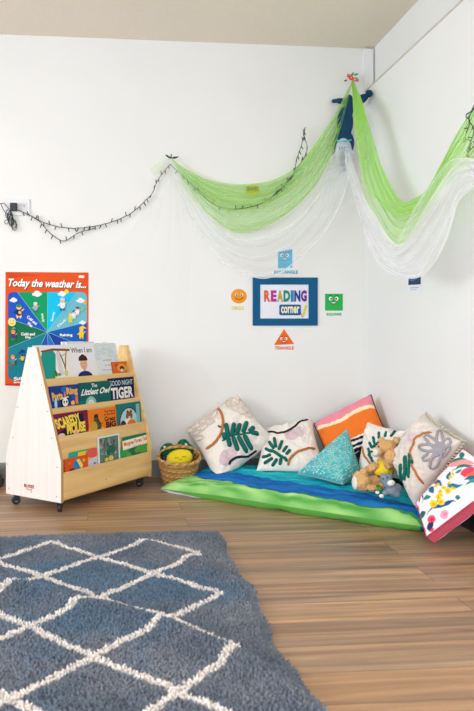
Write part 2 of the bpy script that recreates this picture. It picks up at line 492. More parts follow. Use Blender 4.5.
struct('wall_front', fw, WALL)
def window(name, a, b, axis, x0=.03):
    mb = MB(); t = .05; n = 4
    for k in range(n+1):
        u = a[0]+(b[0]-a[0])*k/n
        if axis == 'x': mb.box((u-t/2, YF-.07, a[1]), (u+t/2, YF-.02, b[1]))
        else: mb.box((x0, u-t/2, a[1]), (x0+.05, u+t/2, b[1]))
    for z in (a[1]+t/2, b[1]-t/2):
        if axis == 'x': mb.box((a[0], YF-.07, z-t/2), (b[0], YF-.02, z+t/2))
        else: mb.box((x0, a[0], z-t/2), (x0+.05, b[0], z+t/2))
    struct(name, mb, mat('#E8E6E2', .4))
window('window_1', (FX0, FZ0), (FX1, FZ1), 'x'); window('window_2', (WY0, WZ0), (WY1, WZ1), 'y'); window('window_3', (LY0, LZ0), (LY1, LZ1), 'y', XL-.08)
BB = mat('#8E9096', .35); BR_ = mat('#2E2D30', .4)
struct('baseboard_back', MB().box((XL, YB-.012, 0), (0, YB, .1)), BB)
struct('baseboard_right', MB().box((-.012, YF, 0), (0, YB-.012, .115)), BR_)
struct('trim_1', MB().box((-.004, YF, ZL-.010), (.056, YB, ZL)), mat('#D6CDBE', .5))
struct('trim_2', MB().box((-.012, YB-.03, ZL), (.045, YB, ZC-.012)), WALL)

#@@RUG
# ------------------------------------------------------------------ shaggy rug
def make_rug():
    x0, x1, y0, y1 = -3.0, -1.14, -3.1, -1.19
    ridge = [(p.x, p.y) for p in (F(-200, 540, .045), F(-60, 566, .045), F(0, 579, .045), F(40, 587, .045), F(75, 598, .045), F(152, 612, .045), F(190, 628, .045), F(225, 641, .045), F(262, 668, .045), F(330, 720, .045))]
    ridge2 = [(p.x, p.y) for p in (F(120, 534, .03), F(160, 545, .03), F(200, 560, .03), F(250, 590, .03))]
    def dist(x, y, P):
        best = np.full(x.shape, 9.0); sg = np.zeros(x.shape)
        for (ax, ay), (bx, by) in zip(P[:-1], P[1:]):
            dx, dy = bx-ax, by-ay; t = np.clip(((x-ax)*dx+(y-ay)*dy)/(dx*dx+dy*dy), 0, 1)
            ex, ey = x-ax-t*dx, y-ay-t*dy; d = np.hypot(ex, ey); s = np.sign(dx*ey-dy*ex)
            m = d < best; best = np.where(m, d, best); sg = np.where(m, s, sg)
        return best*sg
    def fbm(x, y, sc, sd):
        o = np.zeros(x.shape)
        for k, a in ((1, .55), (2.3, .28), (4.9, .17)):
            o += a*np.sin(x*sc*k*1.1+sd+1.7*np.sin(y*sc*k*.7+sd*2))*np.cos(y*sc*k+sd*.6+1.3*np.sin(x*sc*k*.8))
        return o
    def height(x, y):
        d = dist(x, y, ridge)+.008*fbm(x, y, 9, 2)
        w = np.where(d > 0, .05, .035)
        h = .026*np.exp(-(d/w)**2)
        d2 = dist(x, y, ridge2)
        h += .012*np.exp(-(d2/.035)**2)
        h += .006*(fbm(x, y, 5, 1)+.5)+.0035*fbm(x, y, 17, 6)
        return .018+h
    def colour(x, y, rnd):
        wx = .006*fbm(x, y, 14, 5)
        u = (x+wx+1.850)/.397; v = (y+wx+1.305)/.407
        a = u+v; b = u-v
        da = np.abs(a-np.round(a)); db = np.abs(b-np.round(b))
        k = .5*(.397*.407)/math.hypot(.397, .407)*2
        line = (np.minimum(da, db)*k < .0140) & (x < -1.247) & (y < -1.298)
        g = np.array(lin('#606D7D')[:3]); g2 = np.array(lin('#7C828E')[:3]); bl = np.array(lin('#55748F')[:3])
        n = np.clip(.5+.9*fbm(x, y, 7, 3), 0, 1)[:, None]
        c = g*(1-n)+g2*n
        bm = np.clip(fbm(x, y, 3.1, 8)*1.4, 0, .8)[:, None]
        c = c*(1-bm)+bl*bm
        w = np.array(lin('#EDE5E0')[:3])
        c = np.where(line[:, None], w, c)
        return c*(.56+.66*rnd[:, None])
    sp = .0062
    nx, ny = int((x1-x0)/.012), int((y1-y0)/.012)
    gx, gy = np.meshgrid(np.linspace(x0, x1, nx), np.linspace(y0, y1, ny)); gx = gx.ravel(); gy = gy.ravel()
    edge = .010*np.sin(gy*9)+.006*np.sin(gy*23+1); ex = (gx-x0)/(x1-x0)
    gx2 = gx+edge*(ex**4)
    gz = height(gx, gy)
    border = (gx <= x0+1e-6) | (gx >= x1-1e-6) | (gy <= y0+1e-6) | (gy >= y1-1e-6)
    gz = np.where(border, .001, gz-.006)
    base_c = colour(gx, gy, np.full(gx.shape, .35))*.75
    idx = np.arange(nx*ny).reshape(ny, nx)
    quads = np.stack([idx[:-1, :-1], idx[:-1, 1:], idx[1:, 1:], idx[1:, :-1]], -1).reshape(-1, 4)
    rg = np.random.default_rng(3)
    tx, ty = np.meshgrid(np.arange(x0, x1, sp), np.arange(y0, y1, sp)); tx = tx.ravel(); ty = ty.ravel()
    tx = tx+rg.uniform(-.5, .5, tx.shape)*sp; ty = ty+rg.uniform(-.5, .5, ty.shape)*sp
    T = len(tx); exx = (tx-x0)/(x1-x0); ox = (.010*np.sin(ty*9)+.006*np.sin(ty*23+1))*(exx**4)
    h = height(tx, ty)-.007
    nearb = (tx > x1-.03) | (ty > y1-.03); 
    L = rg.uniform(.009, .014, T)
    clump = fbm(tx, ty, 60, 4)
    lx = .9*clump+rg.uniform(-.6, .6, T); ly = .9*fbm(ty, tx, 55, 9)+rg.uniform(-.6, .6, T)
    lx = lx+np.where(tx > x1-.03, .9, 0); ly = ly+np.where(ty > y1-.03, .9, 0)
    h = np.where(nearb, h-.006, h)
    nrm = np.sqrt(1+lx*lx+ly*ly)
    tip = np.stack([tx+ox+lx/nrm*L, ty+ly/nrm*L, h+L/nrm], -1)
    r = .0034; an = rg.uniform(0, 2*PI, T); V = []; 
    for k in range(3):
        a = an+2*PI*k/3
        V.append(np.stack([tx+ox+r*np.cos(a), ty+r*np.sin(a), h], -1))
    for k in range(3):
        a = an+2*PI*k/3
        V.append(np.stack([tx+ox+lx/nrm*L*.6+r*.85*np.cos(a), ty+ly/nrm*L*.6+r*.85*np.sin(a), h+L/nrm*.7], -1))
    V.append(tip)
    V = np.stack(V, 1).reshape(-1, 3)
    o = nx*ny
    tb = (np.arange(T)*7+o)[:, None]
    sides = np.concatenate([tb+np.array([[k, (k+1) % 3, 3+(k+1) % 3, 3+k]]) for k in range(3)])
    caps = np.concatenate([tb+np.array([[3+k, 3+(k+1) % 3, 6]]) for k in range(3)])
    verts = np.concatenate([np.stack([gx2, gy, gz], -1), V])
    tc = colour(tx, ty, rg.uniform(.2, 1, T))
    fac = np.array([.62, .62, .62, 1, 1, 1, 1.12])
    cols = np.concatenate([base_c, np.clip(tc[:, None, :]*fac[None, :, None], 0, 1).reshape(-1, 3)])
    loops = np.concatenate([quads.ravel(), sides.ravel(), caps.ravel()]).astype(np.int32)
    nq = len(quads)+len(sides); nt_ = len(caps)
    starts = np.concatenate([np.arange(nq)*4, nq*4+np.arange(nt_)*3]).astype(np.int32)
    me = bpy.data.meshes.new('rug'); c0 = np.array([(x0+x1)/2, (y0+y1)/2, 0])
    me.vertices.add(len(verts)); me.vertices.foreach_set('co', (verts-c0).astype(np.float32).ravel())
    me.loops.add(len(loops)); me.loops.foreach_set('vertex_index', loops)
    me.polygons.add(len(starts)); me.polygons.foreach_set('loop_start', starts)
    me.update(calc_edges=True); me.validate()
    ob = bpy.data.objects.new('rug', me); COL.objects.link(ob); ob.location = c0
    m, nt, b = new_mat('shag_yarn'); a = nt.nodes.new('ShaderNodeAttribute'); a.attribute_name = 'Col'
    nt.links.new(a.outputs['Color'], b.inputs['Base Color']); b.inputs['Roughness'].default_value = .95; b.inputs['Specular IOR Level'].default_value = .05
    b.inputs['Sheen Weight'].default_value = .15
    me.materials.append(m)
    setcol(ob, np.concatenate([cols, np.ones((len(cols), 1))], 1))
    tag(ob, 'grey blue shaggy rug with white diamond lattice, rumpled on the wood floor', 'rug')
make_rug()

#@@SHELF
# ------------------------------------------------------------------ A-frame book display
SO = F(61, 503.3, .046); SE = F(151.9, 475.8, .046)
S_ANG = math.atan2(SE.y-SO.y, SE.x-SO.x)
SW, SD, ST_ = .775, .382, .018      # width, depth, side thickness
SBASE = Vector((SO.x, SO.y, 0))
KS = .99
SMAT = Matrix.Translation(CAM) @ Matrix.Scale(KS, 4) @ Matrix.Translation(-CAM) @ Matrix.Translation(SBASE) @ Matrix.Rotation(S_ANG, 4, 'Z')
shelf = empty('book_display_shelf', SMAT.translation, S_ANG); shelf.scale = (KS,)*3
tag(shelf, 'wooden A-frame book display on casters with angled pale side panels, left of the basket', 'bookshelf')
PLY = wood_mat('birch_board', '#E6BA78', '#F8D594', (2, 30, 26), .45)
PALE = wood_mat('pale_ply_face', '#E6DAD3', '#EEE4DE', (14, 60, 1.2), .5)
EDGE = mat('#C99A5F', .55)
prof = [(0, .046), (0, .248), (.166, .807), (.224, .807), (.382, .248), (.382, .046)]
for k, u0 in enumerate((0, SW-ST_)):
    mb = MB()
    pts = [(u0, v, z) for v, z in prof]; n = len(pts)
    vs = pts+[(u0+ST_, v, z) for v, z in prof]
    face_out, face_in = (PALE, PLY) if k == 0 else (PLY, PALE)
    mb.add(vs, [tuple(range(n))[::-1]], face_out); o0 = 0
    mb.add(vs, [tuple(range(n, 2*n))], face_in)
    mb.add(vs, [(i, (i+1) % n, n+(i+1) % n, n+i) for i in range(n)], EDGE if k == 0 else PLY)
    sp_ = mb.build('side_panel', None, shelf, bevel=.0015)
    if k == 0:
        for (v, z) in ((.03, .075), (.36, .075), (.025, .22), (.37, .20), (.06, .36), (.33, .34), (.09, .49), (.30, .50), (.13, .62), (.26, .62), (.2, .075)):
            s_ = MB().cyl((-.0012, v, z), (.001, v, z), .0035, mat('#9AA4B2', .35, 'metal'), 10).build('screw', None, sp_)
        lg = Art(lambda x, y: (-.0008, .40-x, 1-y), (-1, 0, 0))
        lg.text('BILLYKIDZ', .150, .222, 1-.112, 1-.096, '#A8283C', .035)
        lg.text('FURNITURE', .168, .206, 1-.091, 1-.083, '#B84858', .02)
        lg.build('maker_logo', sp_)
        # outer face is seen mirrored along v, so text runs from the back edge to the front edge
tiers = [(.0, .19, .062), (.035, .363, .10), (.076, .502, .24), (.119, .648, .38)]   # v, top, bottom
for v, top, bot in tiers:
    MB().box((ST_, v, bot), (SW-ST_, v+.012, top), PLY).build('front_rail', None, shelf, bevel=.002)
    MB().box((ST_, SD-v-.012, bot), (SW-ST_, SD-v, top), PLY).build('rear_rail', None, shelf, bevel=.002)
for v, top, bot in tiers:
    zb = top-.10 if v > 0 else .085
    MB().box((ST_, v+.012, zb-.012), (SW-ST_, {0: .035, .035: .076, .076: .119, .119: .168}[v], zb), PLY).build('shelf_board', None, shelf)
    MB().box((ST_, SD-{0: .035, .035: .076, .076: .119, .119: .168}[v], zb-.012), (SW-ST_, SD-v-.012, zb), PLY).build('shelf_board', None, shelf)
MB().box((ST_, .168, .07), (SW-ST_, .18, .66), PLY).build('centre_panel', None, shelf)
MB().box((ST_, .012, .05), (SW-ST_, SD-.012, .062), PLY).build('base_board', None, shelf)
MB().cyl((.35, -.0006, .10), (.35, .002, .10), .003, mat('#5A4630', .6), 8).build('screw', None, shelf)
for (u, v, a) in ((.03, .035, .5), (SW-.06, .035, 1.9), (.03, SD-.05, 2.6), (SW-.06, SD-.05, .3)):
    R3 = Matrix.Translation((u, v, 0)) @ Matrix.Rotation(a, 4, 'Z')
    mb = MB(); dk = mat('#23262B', .4)
    mb.box((-.02, -.014, .044), (.02, .014, .047), dk, R3)
    mb.box((-.012, -.0135, .011), (.016, -.0105, .045), dk, R3); mb.box((-.012, .0105, .011), (.016, .0135, .045), dk, R3)
    cs = mb.build('caster', None, shelf, bevel=.001)
    w = MB(); w.tube([R3 @ Vector((.006, y, .0134)) for y in (-.010, -.008, .008, .010)], [.018, .0222, .0222, .018], mat('#1E2024', .35), 20)
    w.tube([R3 @ Vector((.006, y, .0134)) for y in (-.0118, .0118)], .010, mat('#5F7F98', .3), 14)
    w.build('wheel', None, cs, smooth=False)

def on_shelf(px, py, v):
    """point of the shelf's own coordinates seen at a place of the picture, on the plane at depth v"""
    inv = SMAT.inverted(); o = inv @ CAM; d = (inv.to_3x3() @ ray(px, py)); t = (v-o.y)/d.y
    p = o+d*t; return p.x, p.z
def book(tier, x0, x1, ytop, label, cover, art=None, spine='#DDDDDD', lean=0, dv=0.0, thick=.007, border=None, tall=None, dz=0, roll=0):
    """x0, x1, ytop: where its upper corners are in the photo; cover colour; art(Art) draws with x 0..1, y 0 (top)..1 (rail)"""
    v, lip, bot = tiers[tier]
    vb = v+.0135+dv
    slope = {0: .05, 1: .07, 2: .08, 3: .2}[tier]
    ua, za = on_shelf(x0, ytop, vb+.02); ub, zb_ = on_shelf(x1, ytop, vb+.02)
    ztop = za
    zb = (lip-.10 if tier else .085)+.001+dz
    w = ub-ua; h = ztop-zb
    rot = Matrix.Rotation(-math.atan(slope+lean), 4, 'X')
    base = SMAT @ Matrix.Translation(((ua+ub)/2, vb, zb)) @ Matrix.Rotation(roll, 4, 'Y') @ rot
    e = bpy.data.objects.new('picture_book', None); e.empty_display_size = .04; COL.objects.link(e)
    e.matrix_world = base; tag(e, label, 'book', 'picture books in the display shelf')
    t = thick
    c = MB(); cm = mat(cover, .7)
    c.box((-w/2, 0, 0), (w/2, .0015, h), cm); c.box((-w/2, t-.0015, 0), (w/2, t, h), cm); c.box((-w/2, .0015, 0), (-w/2+.0015, t-.0015, h), mat(spine, .4))
    c.build('cover', None, e)
    MB().box((-w/2+.0017, .0016, .003), (w/2-.003, t-.0016, h-.003), mat('#F3EFE6', .8)).build('pages', None, e)
    vis = (ztop-lip)
    a = Art(lambda x, y: (-w/2+x*w, 0, h-y*vis), (0, -1, 0), .00005); a.z = .0002
    if border: a.rect(.0, .0, 1, h/vis, border)
    if art: art(a)
    if a.mb.v: a.build('cover_picture', e)
    return e

def art_a(a):
    a.rect(0, 0, 1, 1.6, '#E9ECF0'); a.rect(.08, .1, .99, 1.6, '#F0EFE6')
    a.poly([(.13, 1.55), (.13, .45), (.2, .22), (.35, .14), (.5, .15), (.56, .3), (.52, .6), (.5, .8), (.46, 1.0), (.44, 1.55)], '#1E9E93')
    a.poly([(.16, .17), (.5, .10), (.97, .13), (.97, .2), (.5, .17), (.2, .22)], '#8A4B34')
    a.line([(.62, .15), (.7, .35), (.76, .6), (.78, .8)], .035, '#7A5A3A'); a.line([(.88, .15), (.82, .4), (.78, .7)], .03, '#8B6B48')
    a.line([(.7, .35), (.82, .28)], .02, '#7B8F4E'); a.poly([(.56, .2), (.66, .2), (.72, .9), (.6, .95)], '#DDD7DF')
    a.ell(.5, .88, .035, .08, '#3C7A48'); a.ell(.42, .9, .04, .08, '#4C8C3A'); a.ell(.48, .8, .02, .04, '#2D3E2D'); a.ell(.58, .9, .05, .05, '#79A04C'); a.ell(.78, .86, .05, .12, '#D8C99A')
def art_b(a):
    a.rect(0, 0, 1, 1.6, '#F1EFF3'); a.rect(.03, .02, .97, .04, '#C8C6CE')
    a.text('When I am', .12, .86, .17, .32, '#3A3A44', .012)
    a.ell(.5, .66, .13, .16, '#E8B48E'); a.ell(.5, .52, .155, .13, '#3B2620', a0=180, a1=360); a.ell(.5, .43, .07, .06, '#3B2620'); a.rect(.345, .5, .655, .56, '#3B2620')
    a.rect(.46, .76, .54, .88, '#E0A67F'); a.ell(.5, 1.02, .26, .16, '#1F3566'); a.ell(.45, .64, .012, .015, '#2A1B18'); a.ell(.55, .64, .012, .015, '#2A1B18'); a.arc(.5, .7, .04, .03, 20, 160, .01, '#A5553C')
def art_c(a):
    a.rect(0, 0, 1, 1.6, '#E4E9EC')
    for (x, y, r) in ((.18, .14, .14), (.5, .1, .13), (.8, .18, .16), (.12, .42, .11), (.68, .34, .12), (.92, .5, .1), (.38, .26, .1)):
        for q in (1, .5): a.arc(x, y, r*q, r*q, 30, 350, .012, '#8FC3C8', 14)
    a.text('within', .3, .72, .52, .58, '#8A93A0', .005); a.text('in the', .36, .68, .68, .74, '#8A93A0', .005); a.text('little moments', .2, .78, .83, .89, '#9AA3B0', .003)
def art_d(a):
    a.rect(0, 0, 1, 1.6, '#E2682A'); a.ell(.6, .55, .3, .35, '#F0A24A'); a.ell(.6, .6, .16, .22, '#5A3A2C'); a.ell(.58, .75, .1, .12, '#E9DFD4'); a.rect(.9, .2, 1, 1.6, '#C9C04C'); a.ell(.25, .3, .08, .1, '#B4431E')
def art_e(a):
    a.rect(0, 0, 1, 1.9, '#1D3E8A'); a.ell(.5, .2, .12, .14, '#2B62B8'); a.ell(.85, .5, .15, .3, '#2454A8')
    a.text('Ports', .07, .42, .28, .68, '#F0B84A', .05, rot=-4); a.text('&', .46, .55, .3, .55, '#D98A8A', .03); a.text('Ring', .56, .95, .12, .55, '#F0B43C', .05, rot=-2)
    a.ell(.18, .85, .045, .3, '#A8D8EE'); a.poly([(.34, .6), (.58, .5), (.64, .9), (.5, 1.05), (.36, 1.0)], '#14241E'); a.ell(.5, .8, .1, .2, '#EDF0E8'); a.ell(.46, .78, .025, .06, '#14241E'); a.ell(.55, .78, .025, .06, '#14241E'); a.line([(.34, .62), (.62, .55)], .06, '#D7E3C4')
    a.ell(.76, .86, .07, .1, '#F1C23A'); a.ell(.9, .75, .05, .2, '#F07F3C'); a.rect(.6, .97, .85, 1.9, '#D8456A')
def art_f(a):
    a.rect(0, 0, 1, 1.9, '#12605F'); a.ell(.15, 1.5, .5, .7, '#186E6C')
    a.text('The', .38, .56, .08, .26, '#E8EFE8', .02); a.text('Littlest Owl', .07, .97, .3, .6, '#EFF4EE', .03, shear=.25)
    a.ell(.34, 1.05, .17, .38, '#8FC2BE'); a.ell(.34, 1.02, .09, .2, '#DDE7D0'); a.poly([(.31, .92), (.37, .92), (.34, 1.04)], '#D9B64C')
def art_g(a):
    a.rect(0, 0, 1, 1.9, '#1A2148'); a.ell(.8, 1.2, .4, .5, '#24305F')
    a.text('GOOD NIGHT', .05, .96, .12, .36, '#C7E6E4', .01); a.text('TIGER', .1, .95, .44, .98, '#F3EFEF', .04)
    a.rect(.0, .02, .12, .1, '#2C2020')
def art_h(a):
    a.rect(0, 0, 1, 1.9, '#7E1F45'); a.poly([(.45, .75), (.75, .12), (.86, .1), (.9, .85), (.72, 1.9), (.1, 1.9), (.12, .85), (.3, .7)], '#1A1838')
    a.text('SCAREDY', .05, .78, .14, .62, '#F7E24A', .045, rot=-12); a.text('MOUSE', .36, .92, .5, .98, '#F7D84A', .06, rot=-1)
    a.ell(.2, 1.0, .1, .12, '#EFC9B0'); a.ell(.63, .98, .08, .1, '#E9A9A4')
def art_i(a):
    a.rect(0, 0, 1, 1.9, '#EE7F22'); a.ell(.25, 1.2, .3, .5, '#F2A23C')
    a.ell(.27, .38, .08, .12, '#2B2A30'); a.poly([(.2, .4), (.34, .42), (.46, .85), (.42, 1.0), (.1, 1.0), (.16, .7)], '#4C5230'); a.ell(.18, .85, .12, .28, '#C9A23C'); a.line([(.3, .5), (.42, .75), (.5, .72)], .04, '#3A2A28'); a.rect(.2, .24, .34, .3, '#3A3038')
    a.text('The Prince', .56, .95, .12, .24, '#3A2418', .02); a.text('in the Bed', .56, .95, .28, .38, '#3A2418', .02); a.text('Great', .56, .96, .44, .68, '#3A2418', .03); a.text('BIG', .6, .97, .7, 1.0, '#3A2418', .06)
def art_j(a):
    a.rect(0, 0, 1, 1.9, '#15787A'); a.ell(.48, .9, .4, .72, '#5A2436'); a.ell(.48, .95, .36, .7, '#A5D8DC'); a.rect(.8, .1, .95, 1.9, '#86B9BE')
    a.ell(.5, .62, .14, .2, '#8C5A34'); a.ell(.44, .42, .05, .08, '#7A4A2A'); a.ell(.58, .42, .05, .08, '#7A4A2A'); a.ell(.45, .9, .2, .16, '#F0EDE6'); a.ell(.58, 1.1, .2, .3, '#E8762E'); a.ell(.24, 1.05, .12, .25, '#6A1F3A'); a.ell(.5, .7, .05, .06, '#E7C9A0')
def art_k(a):
    a.rect(0, 0, 1, 1.9, '#DD5A1E'); a.ell(.55, .62, .2, .42, '#2A86C8'); a.poly([(.5, .25), (.62, .18), (.78, .8), (.7, 1.1)], '#F4DC6A'); a.ell(.82, .4, .07, .14, '#E7B03A'); a.ell(.3, 1.0, .12, .16, '#6A2A4A'); a.ell(.2, .4, .07, .1, '#E8763A')
def art_l(a):
    a.rect(0, 0, 1, 1.9, '#F2D14A'); a.rect(0, .0, .3, .7, '#2FA7A8'); a.rect(0, .0, .7, .1, '#48B05A'); a.ell(.8, .3, .25, .3, '#E8605A'); a.ell(.84, 1.0, .22, .4, '#C9CFE4'); a.ell(.5, .6, .1, .14, '#EFA23C'); a.ell(.86, .95, .04, .05, '#23304A')
def art_m(a):
    a.rect(.06, .05, .94, 1.9, '#5D7F7A'); rr = random.Random(4)
    for k in range(46):
        a.ell(.12+.76*rr.random(), .12+.85*rr.random(), .03+.05*rr.random(), .04+.07*rr.random(), rr.choice(['#4F8A7C', '#3E6660', '#7FA9A0', '#6A8C6C', '#8A4A4A', '#48605A', '#94B4AE', '#5C7C84']))
    a.ell(.62, .55, .14, .18, '#2C6A58'); a.ell(.45, .65, .1, .12, '#2F5F4E'); a.ell(.6, .3, .05, .06, '#B8484A'); a.ell(.56, .9, .12, .1, '#D9C95A'); a.ell(.35, .92, .08, .08, '#D9C95A'); a.ell(.75, .45, .03, .04, '#C85A50')
def art_n(a):
    a.rect(0, 0, 1, 1.9, '#1F7F58'); a.ell(.1, .8, .2, .4, '#3FA05A'); a.ell(.35, .9, .18, .3, '#2C6F4A'); a.ell(.7, .8, .3, .2, '#58A848')
    a.poly([(.0, .18), (.95, .1), (.95, .55), (.0, .65)], '#FBF3DC'); a.text('Mangoes Forest Tales', .04, .92, .2, .48, '#E8622C', .03, skew=-.1); a.text('Moon bear', .36, .66, .52, .6, '#4A5A5A', .0)
    a.rect(.9, 0, 1, 1.9, '#E4CE3C'); a.ell(.55, 1.0, .06, .1, '#6A5A40'); a.ell(.2, 1.0, .1, .2, '#4FAF52')
# upper row
book(3, 67.5, 89, 340.5, 'plain white book behind the book showing a boy on the top tier', '#F2F3F6', None, '#EEEEEE', dv=.024, lean=.02)
book(3, 38, 74.5, 344.5, 'picture book with teal shape and brown branches on the top tier', '#E9ECF0', art_a, '#DDE', dv=.004)
book(3, 71, 99, 341.0, 'white picture book with a boy in navy shirt on the top tier', '#F1EFF3', art_b, '#DDD', dv=.011)
book(3, 98, 120, 342.5, 'pale picture book with turquoise swirls on the top tier', '#E4E9EC', art_c, '#CDD', dv=.009)
book(3, 113.5, 128.5, 361.5, 'small orange picture book at the right end of the top tier', '#E2682A', art_d, '#B94F1C', dv=.0, roll=.0)
# second row
book(2, 48.8, 78, 386.5, 'dark blue picture book with yellow title on the second tier', '#1D3E8A', art_e, '#16306C')
book(2, 78.5, 109.5, 383.0, 'teal picture book with a pale owl on the second tier', '#12605F', art_f, '#0E4C4B')
book(2, 107, 133, 378.6, 'navy picture book with a big white one-word title line on the second tier', '#1A2148', art_g, '#11163A', dv=.011)
# third row
book(1, 52.5, 86.5, 414.5, 'maroon picture book with big yellow title on the third tier', '#7E1F45', art_h, '#5E1633')
book(1, 87, 115, 410.3, 'orange picture book with dark brown title on the third tier', '#EE7F22', art_i, '#C46414')
book(1, 115.5, 139.5, 404.5, 'teal picture book with a bear in bed on the third tier', '#15787A', art_j, '#0F5C5E')
# bottom row
book(0, 67, 96.5, 452.5, 'yellow and coral picture book tucked behind the orange one on the bottom tier', '#F2D14A', art_l, '#2FA7A8', dv=.010, thick=.006)
book(0, 62.5, 86, 459.5, 'small orange picture book with a blue shape on the bottom tier', '#DD5A1E', art_k, '#B8480F', thick=.006)
book(0, 96.5, 118, 437.5, 'picture book with white border and green forest cover on the bottom tier', '#E9EEF0', art_m, '#DDD', thick=.007, border='#E9EEF0')
book(0, 121, 148.5, 437.5, 'green picture book with orange lettering on a cream band on the bottom tier', '#1F7F58', art_n, '#E4CE3C', thick=.007)

# trolley whose caster peeps out behind the shelf at the picture's left edge
tb = F(-1, 487.5); tb = Vector((tb.x, tb.y, 0))
tr = empty('storage_trolley', (tb.x-.33, tb.y+.1, 0)); tag(tr, 'low trolley with black caster wheel behind the book display at the left edge', 'trolley')
MB().box((-.3, -.13, .075), (.3, .06, .1), mat('#D8C29A', .5)).build('platform', None, tr, bevel=.003)
for (x, y) in ((.325, -.1), (-.26, -.1), (.27, .04), (-.26, .04)):
    mb = MB(); dk = mat('#202226', .4); x2 = min(x, .28) if x > 0 else x
    mb.box((x2-.03, y-.02, .068), (x2+.02, y+.02, .075), dk); mb.box((x-.03, y-.019, .03), (x+.02, y-.015, .07), dk); mb.box((x-.03, y+.015, .03), (x+.02, y+.019, .07), dk)
    cs = mb.build('caster', None, tr); w = MB(); w.tube([(x, y+d, .035) for d in (-.013, -.01, .01, .013)], [.03, .035, .035, .03], mat('#1A1C20', .35), 20); w.build('wheel', None, cs)

#@@WALLTHINGS
# ------------------------------------------------------------------ poster
PXM = (W(89, 300).x-W(5, 300).x)/84
def wall_fn(o=.0): return lambda x, y: W(x, y, o)
def poster():
    back = MB(); p = [W(5.5, 272, 0), W(88.5, 272.5, 0), W(88.5, 387.5, 0), W(5, 385.5, 0)]
    back.prism(p, (0, -.002, 0), mat('#E2541F', .7)); bo = back.build('sheet')
    a = Art(wall_fn(.0022), (0, -1, 0), .00008)
    a.z = 0
    a.poly([(6, 272.5), (13, 272.5), (26, 274), (40, 275.5), (20, 277), (9, 279)], '#D0491F')
    a.rrect(8, 292, 87, 380, 5, '#187F92')
    c = (47.3, 332)
    a.poly([c, (8, 318), (8, 296), (9.5, 293), (12, 292), (17.5, 292)], '#2357C4'); a.poly([c, (17.5, 292), (47.5, 292)], '#119C62'); a.poly([c, (47.5, 292), (77, 292)], '#12BFEA')
    a.poly([c, (77, 292), (83, 292), (86, 294), (87, 297), (87, 322)], '#6DB9CC'); a.poly([c, (87, 322), (87, 348)], '#145FB4'); a.poly([c, (87, 348), (87, 372), (75, 380)], '#1F3F9E')
    a.poly([c, (75, 380), (50, 380)], '#2A6FC0'); a.poly([c, (50, 380), (24, 380)], '#2456A8'); a.poly([c, (8, 318), (8, 348)], '#12714F'); 
    for q in ((8, 318), (17.5, 292), (47.5, 292), (77, 292), (87, 322), (87, 348), (8, 348), (24, 380), (50, 380), (75, 380)): a.line([c, q], .35, '#8CCBDD')
    a.text('Today the weather is...', 8.3, 87.3, 280.2, 290.2, '#5A2A1A', .03, shear=.25, skew=2.0)
    a.text('Today the weather is...', 7.6, 86.6, 279.6, 289.6, '#FFFFFF', .03, shear=.25, skew=2.0)
    a.text('Cold and', 26, 38, 318.6, 321.6, '#FFFFFF', .03, rot=40); a.text('Wet', 27, 33, 323, 326, '#FFFFFF', .03, rot=40)
    a.text('Windy', 38, 47, 316, 319.4, '#F1FFF8', .02, rot=77); a.text('Sunny', 48, 58, 315, 318.2, '#E8FBFF', .02, rot=-77); a.text('Cloudy', 56.5, 67.5, 321.5, 324.7, '#F2FBFF', .02, rot=-42)
    a.text('Raining', 60, 72.5, 333.5, 337, '#FFFFFF', .03); a.text('Cold and', 21, 35, 332.5, 335.5, '#FFFFFF', .03); a.text('Dry', 25.5, 31, 336, 339, '#FFFFFF', .03)
    def cloud(x, y, s, c1='#E8EEF8'):
        for dx, dy, r in ((-1, .2, .8), (0, -.4, 1), (1, .1, .8), (.2, .4, 1)): a.ell(x+dx*s, y+dy*s, r*s*1.1, r*s*.8, c1, n=12)
    cloud(13.5, 300, 2.1); cloud(37, 293.8, 2.6); a.ell(66.5, 291.5, 2.3, 2.2, '#F2D23A'); cloud(62, 293.8, 2.3); a.ell(84.5, 302, 2.2, 2.2, '#F2A93A'); cloud(80.5, 300.5, 2.2); cloud(82.5, 322.5, 1.8); cloud(39, 302, .01)
    a.ell(12, 322, 4, 4.2, '#F1DE94'); a.ell(10.6, 321, .45, .5, '#3A2A1A'); a.ell(13.4, 321, .45, .5, '#3A2A1A'); a.arc(12, 322.6, 2, 1.3, 20, 160, .4, '#5A3A1A')
    def kid(x, y, s, hat, coat, leg, skin='#EAC09A', rot=0):
        a.ell(x-.6*s, y+1.9*s, .5*s, 1.1*s, leg); a.ell(x+.6*s, y+1.9*s, .5*s, 1.1*s, leg); a.ell(x, y+.4*s, 1.25*s, 1.6*s, coat, rot); a.ell(x, y-1.5*s, 1.05*s, 1.0*s, skin); a.ell(x, y-2.1*s, 1.1*s, .7*s, hat); a.line([(x-1.1*s, y), (x-2*s, y+.8*s)], .5*s, coat); a.line([(x+1.1*s, y), (x+2*s, y-.8*s)], .5*s, skin)
    kid(19, 311, 2.5, '#2F8F5A', '#2A3144', '#E9D4A0'); a.ell(20, 312.5, 1.6, 1.5, '#F0C27A')
    kid(35.5, 307, 1.8, '#D7DBE6', '#9FB0C8', '#2E7F5A', '#DCC9C0'); kid(62.5, 304, 2.3, '#C4D6D2', '#E5E9EC', '#2A6F9A', '#DDAE96')
    kid(70.5, 318, 1.7, '#E3D84A', '#C9D84A', '#E3D84A'); kid(74, 314.5, 1.5, '#3A4A9A', '#EDE9F2', '#DDD'); kid(77.5, 311, 1.5, '#39434A', '#EFE6EC', '#EAD0C8'); a.ell(83, 309, 3, .9, '#9BC48A', -50)
    kid(81.5, 333, 2.0, '#F0C21E', '#F2C81E', '#E7B81A'); a.poly([(79, 328), (82.5, 325.5), (87, 328.6)], '#F4D43A')
